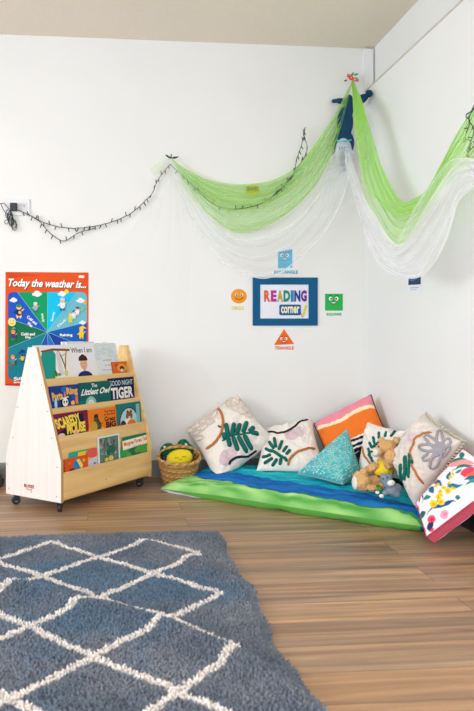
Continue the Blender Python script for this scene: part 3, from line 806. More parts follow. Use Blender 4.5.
    kid(13.5, 335, 1.9, '#E08A4A', '#5B2F86', '#3C9A4A', '#E9A07A'); a.poly([(11, 329), (14, 327), (16.5, 328.5)], '#58B870')
    kid(13, 360, 1.9, '#E08A4A', '#2F9AA0', '#B84A3A', '#F0B090'); a.poly([(18, 354), (22, 349), (26.5, 352)], '#1F3F8A'); kid(22.5, 358, 1.3, '#1F3F8A', '#E8C23C', '#2A6A4A')
    a.text('Sun', 14, 24, 376, 380, '#F0F6F8', .03, skew=-2); a.text('and', 14, 22, 381, 383, '#F4F4F4', .03)
    a.line([(6.5, 384.3), (18, 384.5)], 1.6, '#C63B2A'); a.rrect(78.5, 275.6, 84.5, 278.2, .8, '#F9E9E0')
    po = a.build('weather_chart')
    gather('weather_poster', [bo, po], 'orange poster with a round coloured weather chart on the left wall behind the shelf', 'poster', base=(W(47, 387).x, YB, W(47, 387).z))
poster()

# ------------------------------------------------------------------ reading sign and shape cards
def slab(x0, y0, x1, y1, o, t, m, nm, fn=W):
    p = [fn(x0, y0, o), fn(x1, y0, o), fn(x1, y1, o), fn(x0, y1, o)]
    d = Vector((0, -t, 0)) if fn is W else Vector((-t, 0, 0))
    return MB().prism(p, d, m).build(nm)
s1 = MB(); BLUE = mat('#155A88', .8)
for (x0, y0, x1, y1) in ((252.6, 277.6, 317.4, 284.6), (252.6, 318.5, 317.4, 325.6), (252.6, 284.6, 260, 318.5), (308.3, 284.6, 317.4, 318.5)):
    p = [W(x0, y0, .0), W(x1, y0, .0), W(x1, y1, .0), W(x0, y1, .0)]; s1.prism(p, (0, -.008, 0), BLUE)
s1 = s1.build('frame')
s2 = slab(258, 282, 310, 320, .0005, .004, mat('#E7E9F2', .3), 'sheet')
a = Art(wall_fn(.0048), (0, -1, 0), .0001)
xs = [263.8, 270.6, 276.9, 283.2, 290.4, 294.0, 300.6, 307.0]
for ch, x, xe, c in zip('READING', xs, xs[1:], ['#E8602C', '#C2309A', '#B9A92E', '#1E8F6E', '#2F8FC8', '#27479C', '#7A2F9E']):
    a.text(ch, x+.2, xe-.25, 290.2, 301.8, '#8A8290', .05); a.z += .0001; a.text(ch, x+.35, xe-.4, 290.6, 301.2, c, .05)
a.rrect(279.2, 304.6, 300.8, 315.2, 1.6, '#1F5E93'); a.text('corner', 281, 299.4, 306.4, 313.3, '#F2F0C8', .03)
a.line([(306.3, 305), (303.2, 315.6)], 2.1, '#D8CF3A'); a.poly([(302.2, 315.2), (304.3, 315.9), (302.4, 318)], '#E8D0A0'); a.arc(302.6, 314, 1.6, 2.6, 60, 200, .4, '#555555')
gather('reading_corner_sign', [s1, s2, a.build('lettering')], 'blue framed sign with rainbow lettering on the wall between four shape cards', 'sign', base=(W(285, 326).x, YB, W(285, 326).z))
def face(a, cx, cy, s, mouth='#7A1F1F'):
    for dx in (-1, 1):
        a.ell(cx+dx*2.6*s, cy-1.6*s, 1.5*s, 1.7*s, '#FFFFFF'); a.ell(cx+dx*2.2*s, cy-1.4*s, .75*s, .95*s, '#1A1A1A'); a.arc(cx+dx*2.6*s, cy-3.1*s, 1.5*s, 1*s, 200, 340, .5*s, '#222222')
    a.ell(cx, cy+1.7*s, 2.6*s, 2.0*s, mouth, a0=0, a1=180); a.ell(cx, cy+1.8*s, 2.0*s, .8*s, '#FFFFFF', a0=0, a1=180)
def shape_card(name, pts, c, word, wx, wy, wc, fc, lab, backing=True, fs=1.0, smile=False):
    mb = MB(); mb.prism([W(x, y, 0) for x, y in pts], (0, -.0015, 0), mat(c, .8)); o = mb.build('shape')
    a = Art(wall_fn(.0018), (0, -1, 0), .0001)
    if smile:
        for dx in (-1, 1): a.ell(fc[0]+dx*2.6, fc[1]-1.5, 1.6, 1.2, '#FFFFFF'); a.ell(fc[0]+dx*2.5, fc[1]-1.3, .8, .9, '#1A1A1A')
        a.arc(fc[0], fc[1]+.6, 4, 3, 15, 165, .7, '#6A3A10')
    else: face(a, *fc, fs)
    f = a.build('face')
    b = Art(wall_fn(.0002), (0, -1, 0), .0001); b.text(word, wx[0], wx[1], wy[0], wy[1], wc, .04); w = b.build('word')
    gather(name, [o, f, w], lab, 'wall card')
circ = [(238.8+7.9*math.cos(2*PI*k/32), 296.2+7.2*math.sin(2*PI*k/32)) for k in range(32)]
shape_card('circle_card', circ, '#F29A2E', 'CIRCLE', (231.5, 244), (306.4, 309.8), '#E6D45E', (239, 296), 'orange smiling circle card on the wall left of the framed sign', smile=True)
shape_card('rectangle_card', [(278, 252), (292.3, 249), (292.3, 267.4), (278, 268.6)], '#22B2DC', 'RECTANGLE', (274, 298), (270.4, 273.8), '#2FA9C6', (284.6, 256.8), 'light blue rectangle card with a face on the wall above the framed sign', fs=1.05)
shape_card('triangle_card', [(284, 329), (294, 344), (274, 345)], '#EE6A25', 'TRIANGLE', (274.5, 294), (346.4, 349.6), '#E2643A', (283.8, 340), 'orange triangle card with a face on the wall below the framed sign', fs=.85)
shape_card('square_card', [(325, 293.8), (342.8, 293.8), (342.8, 310.6), (325, 310.6)], '#2FB457', 'SQUARE', (326.3, 341.5), (312.8, 316), '#3FA65C', (333.6, 300.4), 'green square card with a face on the wall right of the framed sign', fs=1.15)
mb = MB(); mb.prism([W(252.5+7*math.cos(2*PI*k/28), 190.5+6.4*math.sin(2*PI*k/28), 0) for k in range(28)], (0, -.0015, 0), mat('#E9B93C', .5)); o1 = mb.build('disc')
a = Art(wall_fn(.0022), (0, -1, 0)); a.text('SHAPES', 246.5, 258.5, 186.8, 191.2, '#4A3A18', .03); a.ell(252.5, 196.6, 4.6, 1.2, '#F3DFA0'); o2 = a.build('word')
gather('round_yellow_card', [o1, o2], 'round yellow card showing through the green drape', 'wall card')
# small notice on the right wall
o1 = slab(407.6, 276.3, 421.5, 292.5, .0006, .0012, mat('#EEF1F6', .4), 'sheet', R)
a = Art(lambda x, y: R(x, y, .002), (-1, 0, 0))
a.poly([(408.5, 278), (420.8, 276.6), (420.8, 284.2), (408.5, 285)], '#5B6E90'); a.poly([(408.5, 280.5), (413, 281.5), (417, 279), (420.8, 277.4), (420.8, 284.2), (408.5, 285)], '#2F4064'); a.line([(410, 288), (419, 287.4)], .7, '#A9B4C8'); a.line([(410, 290), (417, 289.6)], .6, '#B9C2D2')
gather('photo_notice', [o1, a.build('picture')], 'small white notice with a dark blue picture on the right wall', 'notice')

#@@LIGHTSTRING
# ------------------------------------------------------------------ socket and string lights
o1 = slab(5.5, 199.5, 30, 215.5, .0, .009, mat('#E9ECEF', .4), 'plate'); b = o1.modifiers.new('bevel', 'BEVEL'); b.width = .003; b.segments = 2
a = Art(wall_fn(.009), (0, -1, 0))
a.rrect(21, 203, 27.5, 211, .8, '#DDE1E5'); a.line([(24.2, 205), (24.2, 207.4)], .6, '#555B63')
gather('wall_socket', [o1, a.build('switch')], 'white double wall socket with a black adaptor at the left', 'socket')
def string_lights():
    cab = MB(); BLK = mat('#20242A', .5); O = .02
    bulbs = []
    rr = random.Random(5)
    def strand(pts, spacing, side=1, o=O, blen=.016, fn=W):
        P = catmull([fn(x, y, o+(q[0] if q else 0)) for x, y, *q in pts], 90); P = [p+Vector((rr.uniform(-.0015, .0015), 0, rr.uniform(-.0015, .0015))) for p in P]
        cab.tube(P, .0022, BLK, 5)
        L = 0; nxt = spacing
        for i in range(1, len(P)):
            L += (P[i]-P[i-1]).length
            if L > nxt:
                nxt += spacing*rr.uniform(.85, 1.15); up = rr.choice((-1, -1, 1))
                bulbs.append((P[i], Vector((rr.uniform(-.5, .5), -.3, up)).normalized()))
    strand([(17, 210), (27, 214), (45, 223), (60, 227), (80, 228), (105, 224), (130, 214), (147, 199), (153, 192), (158, 180), (170, 164)], .034)
    strand([(28, 214), (40, 222), (50, 233), (64, 241), (78, 233), (95, 228)], .05)
    strand([(170, 164), (190, 183), (210, 202), (228, 209), (245, 208), (262, 203), (280, 190), (296, 170), (307, 150), (303, 133), (306, 127)], .05, o=.05)
    strand([(273, 196), (292, 176), (297, 158), (303, 140), (305, 128)], .035, o=.055)
    # feed cable, coiled spare length
    cab.tube(catmull([W(x, y, .02) for x, y in ((-6, 204), (2, 203.5), (4, 203), (8, 208), (12, 209))], 24), .002, BLK, 5)
    cab.tube(catmull([W(x, y, .02) for x, y in ((1, 204), (3, 209), (6, 213), (9, 215))], 24), .002, BLK, 5)
    for k in range(7):
        cx, cy = 9+rr.uniform(-1, 1)+k*.7, 214+k*2; P = []
        for j in range(30):
            w = 2*PI*j/30; P.append(W(cx+(2.2+rr.uniform(0, .6))*math.cos(w)+(1.2 if k > 4 else 0), cy+(4+rr.uniform(0, .4))*math.sin(w), .02+.008*math.sin(w*2+k)))
        cab.tube(P, .0024, BLK, 5, closed=True)
    cab.tube(catmull([W(x, y, .02) for x, y in ((10, 219), (6, 220), (4.5, 222.5), (6.5, 224), (9, 221))], 24), .0018, BLK, 5)
    cable = cab.build('cable', None, None, smooth=True)
    parts = [cable]
    ad = slab(10.5, 203.5, 17.5, 211.5, .009, .03, mat('#23272E', .4), 'power_adaptor'); b_ = ad.modifiers.new('bevel', 'BEVEL'); b_.width = .004; b_.segments = 2
    parts.append(ad)
    for p, d in bulbs[:98]:
        m_ = MB(); m_.tube([p, p+d*.008, p+d*.009, p+d*.022, p+d*.026], [.0028, .0036, .0031, .0031, .0008], mat('#2E3238', .4), 6); parts.append(m_.build('bulb', None, None, smooth=True))
    gather('string_lights', parts, 'black cable of tiny bulbs running from the wall socket through the drapes', 'string lights', base=W(10, 230, 0))
string_lights()
def right_string():
    cab = MB(); rr = random.Random(9); parts = []; bul = []
    for pts in ([(474, 150), (466, 160), (471, 142), (465, 138), (470, 122), (466, 116), (474, 108), (482, 90), (492, 78)], [(480, 140), (467, 152), (474, 131), (469, 118), (480, 100), (492, 78)]):
        P = catmull([R(x, y, .12) for x, y in pts], 80); cab.tube(P, .0022, mat('#20242A', .5), 5)
        for k in range(4, 80, 8): bul.append((P[k], Vector((-.3, rr.uniform(-1, 1), rr.uniform(-.6, .4))).normalized()))
    parts.append(cab.build('cable', None, None, smooth=True))
    for p, d in bul:
        m_ = MB(); m_.tube([p, p+d*.006, p+d*.007, p+d*.016, p+d*.019], [.002, .0026, .0022, .0022, .0006], mat('#2E3238', .4), 6); parts.append(m_.build('bulb', None, None, smooth=True))
    gather('string_lights', parts, 'tangle of black bulb cable over the green drape at the right edge', 'string lights')
right_string()

#@@DRAPES
# ------------------------------------------------------------------ tulle drapes
def drape(name, pieces, material, label):
    """pieces: (top curve, bottom curve, k folds, amp, nS, nT, wall normal, density fn); curves are 3D points"""
    vs = []; fs = []; dn = []
    for top, bot, k, amp, nS, nT, nrm, dens, sd in pieces:
        amp *= .62
        A = catmull(top, nS); B = catmull(bot, nS); o = len(vs); nrm = Vector(nrm)
        for i in range(nS):
            s = i/(nS-1); width = (A[i]-B[i]).length; g = min(1, width/.12)
            for j in range(nT):
                t = j/(nT-1)
                ph = 2*PI*k*t+1.2*math.sin(s*5+sd)+2.2*noise.noise(Vector((s*2.5, t*3, sd)))
                ws = noise.noise(Vector((s*2+sd, t*k*.6, 7)))
                tt = t+.13/k*math.sin(ph+1.1)*math.sin(PI*t)
                p = A[i].lerp(B[i], min(1, max(0, tt)))
                p = p+nrm*(amp*g*(math.sin(ph)+.8*ws)+amp*.5*g+.004)
                vs.append(p); dn.append(dens(s, t))
        for i in range(nS-1):
            for j in range(nT-1): fs.append((o+i*nT+j, o+(i+1)*nT+j, o+(i+1)*nT+j+1, o+i*nT+j+1))
    mb = MB(); mb.v = vs; mb.f = fs; mb.mi = [0]*len(fs); mb.mats = [material]
    ob = mb.build(name, None, None, smooth=True)
    at = ob.data.attributes.new('Dens', 'FLOAT', 'POINT'); at.data.foreach_set('value', dn)
    recentre(ob); tag(ob, label, 'drape'); return ob
def wc(pts, o): return [W(x, y, o+(q[0] if q else 0)) for x, y, *q in pts]
def rc(pts):    # x, y, distance from the right wall
    return [R(x, y, q) for x, y, q in pts]
PIN_L = (172, 160); GREEN = tulle_mat('green_tulle', '#BCEF80', .38, .28); WHITE = tulle_mat('white_tulle', '#F8F8FC', .19, .55)
def edge_dense(hem=.0, base=1.0, mid=None):
    return lambda s, t: base*(1+hem*(math.exp(-((t-1)/.04)**2)+math.exp(-(t/.04)**2)))*(1 if not mid else mid(s, t))
ny = (0, -1, 0); nx_ = (-1, 0, 0)
g_top = [(171, 158), (185, 169), (205, 179), (228, 184), (252, 184), (276, 179), (298, 165), (318, 140), (336, 112), (352, 81)]
g_mid = [(171, 159), (188, 180), (206, 197), (226, 208), (248, 210), (270, 203), (292, 187), (310, 163), (328, 132), (339, 110), (352, 82)]
g_bot = [(172, 160), (188, 190), (204, 210), (221, 225), (238, 233), (262, 228), (288, 213), (314, 187), (330, 158), (341, 126), (351, 86)]
p1 = (wc(g_top, .05), wc(g_bot, .05), 5, .016, 110, 90, ny, edge_dense(.8, .8), 1)
p2 = (wc(g_top, .03), wc(g_mid, .03), 3, .012, 110, 60, ny, edge_dense(.6, .55), 4)
p2b = (wc([(x, y+(1 if x < 180 or x > 345 else 14)) for x, y in g_mid], .085), wc(g_bot, .085), 2, .008, 110, 40, ny, edge_dense(.9, .45), 9)
tail = (wc([(172, 158), (164, 160), (156, 164), (150, 170)], .03), wc([(172, 160), (167, 168), (160, 173), (154, 176)], .03), 2, .006, 20, 16, ny, edge_dense(0, .3), 2)
# right swag swings from the pin on the back wall out along the right wall
r_top = [W(354, 80, .05), R(364, 104, .17), R(374, 134, .16), R(386, 170, .15), R(396, 191, .14), R(405, 202.5, .13), R(417, 198, .12), R(430, 189, .11), R(444, 164, .1), R(459, 134, .1), R(476, 106, .09), R(494, 70, .05)]
r_bot = [W(352, 82, .06), R(359, 140, .24), R(364, 180, .24), R(372, 207, .23), R(382, 224, .22), R(391, 238, .22), R(402, 244, .21), R(414, 236, .2), R(426, 216, .18), R(444, 190, .16), R(462, 170, .14), R(480, 150, .12), R(500, 76, .05)]
r_mid = [W(352, 81, .06), R(357, 130, .24), R(362, 165, .22), R(372, 190, .2), R(384, 205, .2), R(396, 215, .2), R(408, 216, .19), R(420, 208, .17), R(436, 192, .15), R(452, 165, .13), R(470, 138, .12), R(497, 73, .05)]
p3 = (r_top, r_bot, 5, .014, 110, 80, nx_, edge_dense(.7, .85), 6)
p4 = (r_top, r_mid, 3, .012, 110, 60, nx_, edge_dense(.7, .8), 12)
drape('tulle_drape', [p1, p2, p2b, tail, p3, p4], GREEN, 'lime green tulle drape hung in two swags across the corner')
w_top = [(172, 163), (184, 182), (198, 203), (216, 224), (236, 238), (262, 238), (288, 226), (312, 203), (326, 178), (335, 160), (341, 150)]
w_bot = [(171, 163), (182, 196), (200, 236), (222, 262), (243, 273), (262, 279), (280, 274), (300, 258), (325, 232), (343, 196), (350, 156)]
w1 = (wc(w_top, .10), wc(w_bot, .10), 3, .016, 110, 80, ny, edge_dense(6, .8), 3)
w1b = (wc([(171, 160), (188, 184), (206, 204), (226, 220), (248, 222), (270, 216), (292, 200), (312, 180), (328, 160), (340, 150)], .11), wc([(171, 164), (183, 200), (200, 230), (224, 248), (250, 258), (278, 252), (305, 232), (328, 200), (344, 165), (346, 155)], .11), 2, .012, 110, 70, ny, edge_dense(2, .4), 8)
wl = (wc([(172, 162), (160, 176), (150, 196), (140, 216), (124, 236), (100, 250)], .06), wc([(172, 162), (180, 195), (186, 230), (190, 262), (188, 300), (186, 340)], .06), 4, .02, 70, 70, ny, lambda s, t: .5*(1-s)**1.3+.06*(1-s), 5)
x_top = [W(350, 150, .12), R(364, 190, .26), R(376, 214, .26), R(388, 236, .25), R(400, 245, .24), R(414, 228, .23), R(426, 206, .21), R(440, 186, .19), R(455, 166, .16), R(466, 158, .14), R(482, 160, .12)]
x_bot = [W(346, 160, .13), R(362, 215, .28), R(372, 246, .28), R(384, 266, .27), R(400, 276, .26), R(418, 278, .25), R(432, 266, .24), R(444, 244, .22), R(452, 222, .2), R(460, 200, .17), R(484, 180, .14)]
x1 = (x_top, x_bot, 4, .016, 110, 80, nx_, edge_dense(2.5, 1.9), 13)
x1b = ([p+Vector((-.03, 0, 0)) for p in x_top], x_bot, 3, .014, 110, 50, nx_, edge_dense(1.5, .8), 17)
fall = ([R(450, 178, .14), R(460, 164, .14), R(470, 158, .14), R(486, 160, .14), R(505, 170, .14)], [R(455, 300, .12), R(463, 302, .12), R(474, 303, .12), R(490, 304, .12), R(512, 306, .12)], 2, .01, 50, 60, nx_, lambda s, t: .9*(1-t)**1.2, 21)
loop_ = ([W(330, 158, .13), W(338, 150, .13), W(348, 148, .13), W(353, 152, .13)], [W(318, 215, .1), W(330, 212, .1), W(344, 205, .1), W(353, 195, .1)], 3, .01, 40, 30, ny, lambda s, t: 1.4*(1-t)+.3, 23)
drape('tulle_drape', [w1, w1b, wl, x1, x1b, fall, loop_], WHITE, 'sheer white tulle drape hanging below the green one')

# ------------------------------------------------------------------ plush whale behind the drape, flower pins
NAVY = mat('#1E4668', .85, 'plush')
o = .045
wb = blob('body', [(W(345, 122, o), (.052, .035, .10)), (W(344, 143, o), (.066, .042, .085)), (W(349.5, 106, o), (.028, .024, .075)), 
                   (W(341, 101, .03), (.04, .014, .02), Matrix.Rotation(.1, 3, 'Y')), (W(334, 101, .03), (.018, .012, .015)), (W(362, 99, .12), (.05, .014, .028), Matrix.Rotation(-.6, 3, 'Y')), (W(369, 93.5, .15), (.026, .014, .026), Matrix.Rotation(-.6, 3, 'Y'))], .007, NAVY)
bel = blob('belly', [(W(343.5, 152, o+.022), (.054, .035, .095)), (W(343, 163, o+.018), (.034, .028, .06))], .006, mat('#C3CBD6', .85, 'plush'))
mb = MB()
for k, dx in enumerate((-4, -1.5, 1.2, 3.8)):
    mb.tube(catmull([W(343.5+dx, 146+abs(dx)*.3, o+.062-abs(dx)*.0035), W(343.4+dx*.9, 155, o+.064-abs(dx)*.004), W(343.2+dx*.5, 166, o+.052-abs(dx)*.003)], 12), .0022, mat('#3E5470', .8), 5)
gr = mb.build('groove_stitching', None, None, smooth=True)
mb = MB(); mb.tube(catmull([W(337, 140.5, o+.035), W(341, 141, o+.06), W(346, 141, o+.06), W(351, 140, o+.035)], 14), .005, mat('#6FD0D8', .7), 6); st_ = mb.build('stripe', None, None, smooth=True)
gather('plush_whale', [wb, bel, gr, st_], 'navy plush with fins and pale ribbed belly hanging behind the drapes in the corner', 'soft toy')
def flowers(name, at_, items, label):
    parts = []
    for (x, y, r, c, kind, ang) in items:
        m_ = MB(); c0 = at_(x, y)
        if kind == 'leaf':
            d = Vector((math.cos(ang), -.25, math.sin(ang))); m_.tube([c0, c0+d*r*.5, c0+d*r*1.1, c0+d*r*1.6], [.002, r*.35, r*.3, .0008], mat(c, .8), 6); parts.append(m_.build('leaf', None, None, smooth=True))
        else:
            for k in range(5):
                w = 2*PI*k/5+ang; q = c0+Vector((math.cos(w)*r*.55, -.003, math.sin(w)*r*.55)); m_.ball(q, (r*.5, r*.3, r*.5), mat(c, .8), seg=8, rings=6)
            m_.ball(c0+Vector((0, -.006, 0)), r*.32, mat('#F4D66A', .6), seg=8, rings=6); parts.append(m_.build('flower', None, None, smooth=True))
    gather(name, parts, label, 'artificial flowers')
flowers('flower_clip', lambda x, y: W(x-.5, y+2.5, .065), [(351.5, 75.5, .016, '#E8405A', 'flower', 0), (355, 77, .014, '#F07A8A', 'flower', 1), (349, 73.5, .012, '#D93048', 'flower', 2), (354, 72.5, .02, '#4FAE5A', 'leaf', .2), (356, 75, .018, '#5FBF6A', 'leaf', -.8), (347.5, 77.5, .015, '#2E4A30', 'leaf', 3.6), (351, 74, .02, '#4A9A50', 'leaf', .9), (357.5, 78, .010, '#C93A8A', 'flower', .6)],
        'cluster of red flowers and green leaves pinning the drapes at the corner')
flowers('leaf_clip', lambda x, y: W(x, y, .07), [(172, 158, .02, '#33402E', 'leaf', .1), (172, 158, .018, '#3A4A34', 'leaf', 3.0), (169, 157, .016, '#2E3A2A', 'leaf', 2.7), (175, 158, .014, '#3C4434', 'leaf', .4), (171, 157, .012, '#4A3A38', 'leaf', 1.4)],
        'small dark leafy clip pinning the drapes at the left end of the swag')

#@@MATTRESS
# ------------------------------------------------------------------ floor mattress
FL, FR = F(160, 492), F(420, 535)
mz = .032
mc = Cushion([Vector((-1.03, -.075, mz)), Vector((-.07, -.13, mz)), Vector((FR.x, FR.y, mz)), Vector((FL.x, FL.y, mz))], .118, pinch=.0, expo=14, root=.5, wr=.014, seed=3, N=150, wfreq=12)
mc.n = Vector((0, 0, 1)); mc.zmin = .0005
_mb = mc.base
def _wide(a, b):
    p = _mb(a, b); want = -.05 if b < .72 else -.05-.17*((b-.72)/.28)**2
    line = -.07+(FR.x+.07)*b
    p.x += max(0, want-line)*a**4; return p
mc.base = _wide
def bz(lst, s):
    for (s0, t0), (s1, t1) in zip(lst, lst[1:]):
        if s <= s1: return t0+(t1-t0)*(s-s0)/(s1-s0+1e-9)
    return lst[-1][1]
def mstrip(pts):
    L = sorted([mc.st(*p) for p in pts]); return [(-.01, L[0][1])]+L+[(1.01, L[-1][1])]
GB = [(-.01, .49), (.01, .49), (.13, .70), (.35, .912), (.64, .935), (.85, .952), (1.01, .985)]
BT = [(-.01, .30), (.12, .40), (.225, .445), (.457, .613), (.64, .67), (.866, .85), (1.01, .93)]
def mcol(a, b, side):
    if side < 0 and mc.P(a, b, side).z < .030*(1-a/.2): return '#D9D9EA'
    if side < 0: return '#5A9C42' if a < .975 else '#1A68B0'
    wob = .006*math.sin(a*40)+.004*math.sin(a*97+1)
    n_ = noise.noise(Vector((a*9, b*26, 0)))
    def mix(h1, h2, k):
        k = min(1, max(0, k)); x, y = lin(h1), lin(h2); return tuple(x[i]*(1-k)+y[i]*k for i in range(4))
    g, t = bz(GB, a)+wob, bz(BT, a)+wob
    if b > g: return mix('#55A24A', '#ACDE8A', .5+n_*1.1) if b-g > .012 else '#2F8A4A'
    if b > t: return mix('#0F5AA8', '#1B79C4', .5+n_)
    return mix('#0F9FC0', '#27C4CE', .5+n_*.8+(.2 if b < t-.15 else -.1))
mo = mc.body('floor_mattress', mcol, attr_mat('mattress_cover', .75, .25, 90, .08))
for v in mo.data.vertices:
    r_ = math.hypot(v.co.x-FL.x, v.co.y-FL.y); v.co.z *= .58+.42*min(1, r_/.4)
recentre(mo); tag(mo, 'floor mattress with a green, blue and turquoise striped cover under the cushions', 'mattress')

#@@CUSHIONS
# ------------------------------------------------------------------ cushions
CANVAS = attr_mat('canvas_cloth', .9, .5, 240, .10)
CREAM = '#F1E9E2'
LEAF = mat('#12685F', .9, 'plush'); RUST = mat('#C07A45', .9, 'plush'); INK = mat('#2E2B36', .9, 'plush')
def yarn(c, mbs, name):
    return mbs.build(name, None, None, smooth=True)
def finish_cushion(parts, name, label): return gather(name, parts, label, 'cushion')

# A : large cream with leaf, corner up, at the back wall beside the basket
cA = Cushion([W(187, 431, .07), W(237, 394, .05), W(276, 441, .22), F(217, 486, .02)], .16, seed=1, wr=.012); cA.zg = .088
fA = painter([('e', *cA.st(226, 457), .11, .10, 0, '#D8BEC6'), ('e', *cA.st(232, 452), .09, .08, 0, '#DBC4CA')], CREAM)
bA = cA.body('cover', fA, CANVAS)
m_ = MB()
cA.stroke(m_, [(222, 441), (231, 436), (243, 434), (258, 432)], .006, LEAF)
for (x0, y0, x1, y1) in ((228, 437, 226, 424), (232, 436, 234, 423), (237, 434, 240, 424), (243, 433, 247, 422), (249, 432, 254, 427), (228, 438, 230, 447), (233, 437, 238, 451), (238, 436, 247, 453), (244, 435, 252, 450), (251, 433, 259, 434), (225, 440, 224, 433)):
    cA.stroke(m_, [(x0, y0), ((x0+x1)/2, (y0+y1)/2), (x1, y1)], .0138, LEAF, 10)
lf = yarn(cA, m_, 'leaf_tufting')
m_ = MB(); cA.stroke(m_, [(218.5, 409.5), (221.5, 414), (223, 422), (221.5, 432), (217, 440), (211, 446), (206, 449)], .0085, RUST, 30); cA.stroke(m_, [(219, 410), (217.5, 409), (219.5, 408.5)], .008, RUST, 8); rs = yarn(cA, m_, 'rust_tufting')
m_ = MB(); cA.stroke(m_, [(229, 465), (231, 461), (236, 458), (246, 457), (254, 459), (261, 458)], .0075, INK, 24); ik = yarn(cA, m_, 'black_tufting')
m_ = MB(); cA.stroke(m_, [(218, 425.5), (220, 427), (223, 427)], .006, LEAF, 8); kn = yarn(cA, m_, 'green_knot')
m_ = MB(); m2_ = MB(); LOOPM = mat('#DCD0C7', .95, 'plush')
for k, (x, y) in enumerate(((190, 431), (197, 426), (203, 421), (208, 416), (196, 433), (204, 427), (210, 422), (214, 415), (228, 404), (235, 401), (241, 404), (234, 408), (246, 409), (241, 411), (199, 438), (248, 415))):
    ang = (.6 if x < 220 else -.9)+.3*math.sin(k*3); P = []
    for j in range(9):
        w = 2*PI*j/8; P.append((x+4.6*math.cos(w)*math.cos(ang)-2.0*math.sin(w)*math.sin(ang), y-4.6*math.cos(w)*math.sin(ang)-2.0*math.sin(w)*math.cos(ang)))
    cA.stroke(m_ if x < 220 else m2_, P, .0068, LOOPM, 18)
lp = yarn(cA, m_, 'loop_tufting'); lp2 = yarn(cA, m2_, 'loop_tufting')
finish_cushion([bA, lf, rs, ik, kn, lp, lp2], 'tufted_cushion', 'large cream cushion with looped yarn and a green leaf, beside the basket')

# B : cream with leaf and rust ring
cB = Cushion([W(262, 431, .09), W(311, 418, .06), F(328, 476, .08), F(256, 472, .09)], .14, seed=2, wr=.01); cB.zg = .088
fB = painter([('e', *cB.st(292, 434), .13, .12, 0, '#D9C0C8'), ('e', *cB.st(300, 431), .09, .11, 0, '#DCC6CC')], CREAM)
bB = cB.body('cover', fB, CANVAS)
m_ = MB(); cB.stroke(m_, [(268, 432), (276, 433), (285, 432), (294, 427), (300, 422), (308, 420)], .0065, INK, 24); i1 = yarn(cB, m_, 'black_tufting')
m_ = MB(); cB.stroke(m_, [(288, 466), (290, 459), (296, 453), (305, 449.5), (315, 449)], .0075, RUST, 24); i2 = yarn(cB, m_, 'rust_tufting')
m_ = MB()
for (x0, y0, x1, y1) in ((276, 448, 274, 438), (279, 450, 282, 441), (283, 452, 287, 446), (286, 455, 290, 450), (274, 449, 269, 442), (272, 452, 265, 449), (271, 455, 262, 458), (273, 458, 264, 464), (277, 459, 272, 467), (281, 458, 280, 466), (284, 457, 287, 462), (270, 450, 284, 458)):
    cB.stroke(m_, [(x0, y0), ((x0+x1)/2, (y0+y1)/2), (x1, y1)], .0095, LEAF, 10)
i3 = yarn(cB, m_, 'leaf_tufting')
finish_cushion([bB, i1, i2, i3], 'tufted_cushion', 'cream cushion with a wavy black line, between the large cream and dotted cushions')

# C : orange with pink and stripes, in the corner
cC = Cushion([W(314, 424, .09), D(371, 395, 4.09), D(390, 441, 3.88), D(333, 473, 3.95)], .13, seed=4, wr=.009, pinch=.04)
def along(c, pts): return [c.st(*p) for p in pts]
cx0 = along(cC, [(316, 428), (328, 423.5), (342, 418), (356, 409), (374, 405)]); cx1 = along(cC, [(316, 432), (328, 427), (342, 422), (356, 413), (376, 408)])
E0 = (-.1, cx0[0][1]); E1 = (1.1, cx0[-1][1]); E2 = (1.1, cx1[-1][1]); E3 = (-.1, cx1[0][1])
sh = [('p', [(-.1, -.1), (1.1, -.1), E1]+cx0[::-1]+[E0], '#EF8FA0'), ('p', [E0]+cx0+[E1, E2]+cx1[::-1]+[E3], '#F7E6BE')]
ob = along(cC, [(334, 450), (345, 443), (357, 436), (372, 430), (386, 428)])
sh += [('p', [(-.1, ob[0][1])]+ob+[(1.1, ob[-1][1]), (1.1, 1.1), (-.1, 1.1)], '#F2ECE6')]
for k in range(4):
    L = along(cC, [(346, 442.5+k*5.5), (354, 440+k*5.5), (362, 437+k*5.5), (374, 433.5+k*5.5)]); sh.append(('l', [(L[0][0]-.3, L[0][1]+.02)]+L+[(1.0, L[-1][1])], .022, '#22202A'))
bC = cC.body('cover', painter(sh, '#F07A2E'), attr_mat('printed_cotton', .85, .2, 200, .05))
m_ = MB(); m_.tube(cC.border(), .0045, mat('#4A3038', .8), 6, closed=True); pC = m_.build('piping', None, None, smooth=True)
finish_cushion([bC, pC], 'cushion', 'orange cushion with a pink edge and black stripes in the corner')

# D : turquoise dotted, corner up
cD = Cushion([D(297.5, 473.5, 3.72), D(347, 429.5, 3.74), D(361, 473, 3.62), F(343, 484, .11)], .11, seed=5, wr=.007, pinch=.03, N=150)
rr = random.Random(11); dots = []
for i in range(19):
    for j in range(19):
        a, b = (i+.5+(.5 if j % 2 else 0))/19, (j+.5)/19
        dots.append(('e', a+rr.uniform(-.008, .008), b+rr.uniform(-.008, .008), .013, .013, 0, rr.choice(['#D7A9D4', '#E9EFC8', '#B58BC9', '#E6F4F2', '#3FA9B0', '#F1C0D0', '#CFE8E4'])))
bD = cD.body('cover', painter(dots, '#4DB9B8'), attr_mat('dotted_cotton', .85, .2, 200, .05))
m_ = MB(); m_.tube(cD.border(), .004, mat('#8FA6AE', .8), 6, closed=True); pD = m_.build('piping', None, None, smooth=True)
finish_cushion([bD, pD], 'cushion', 'turquoise cushion with tiny pastel dots, standing on the mattress below the orange cushion')

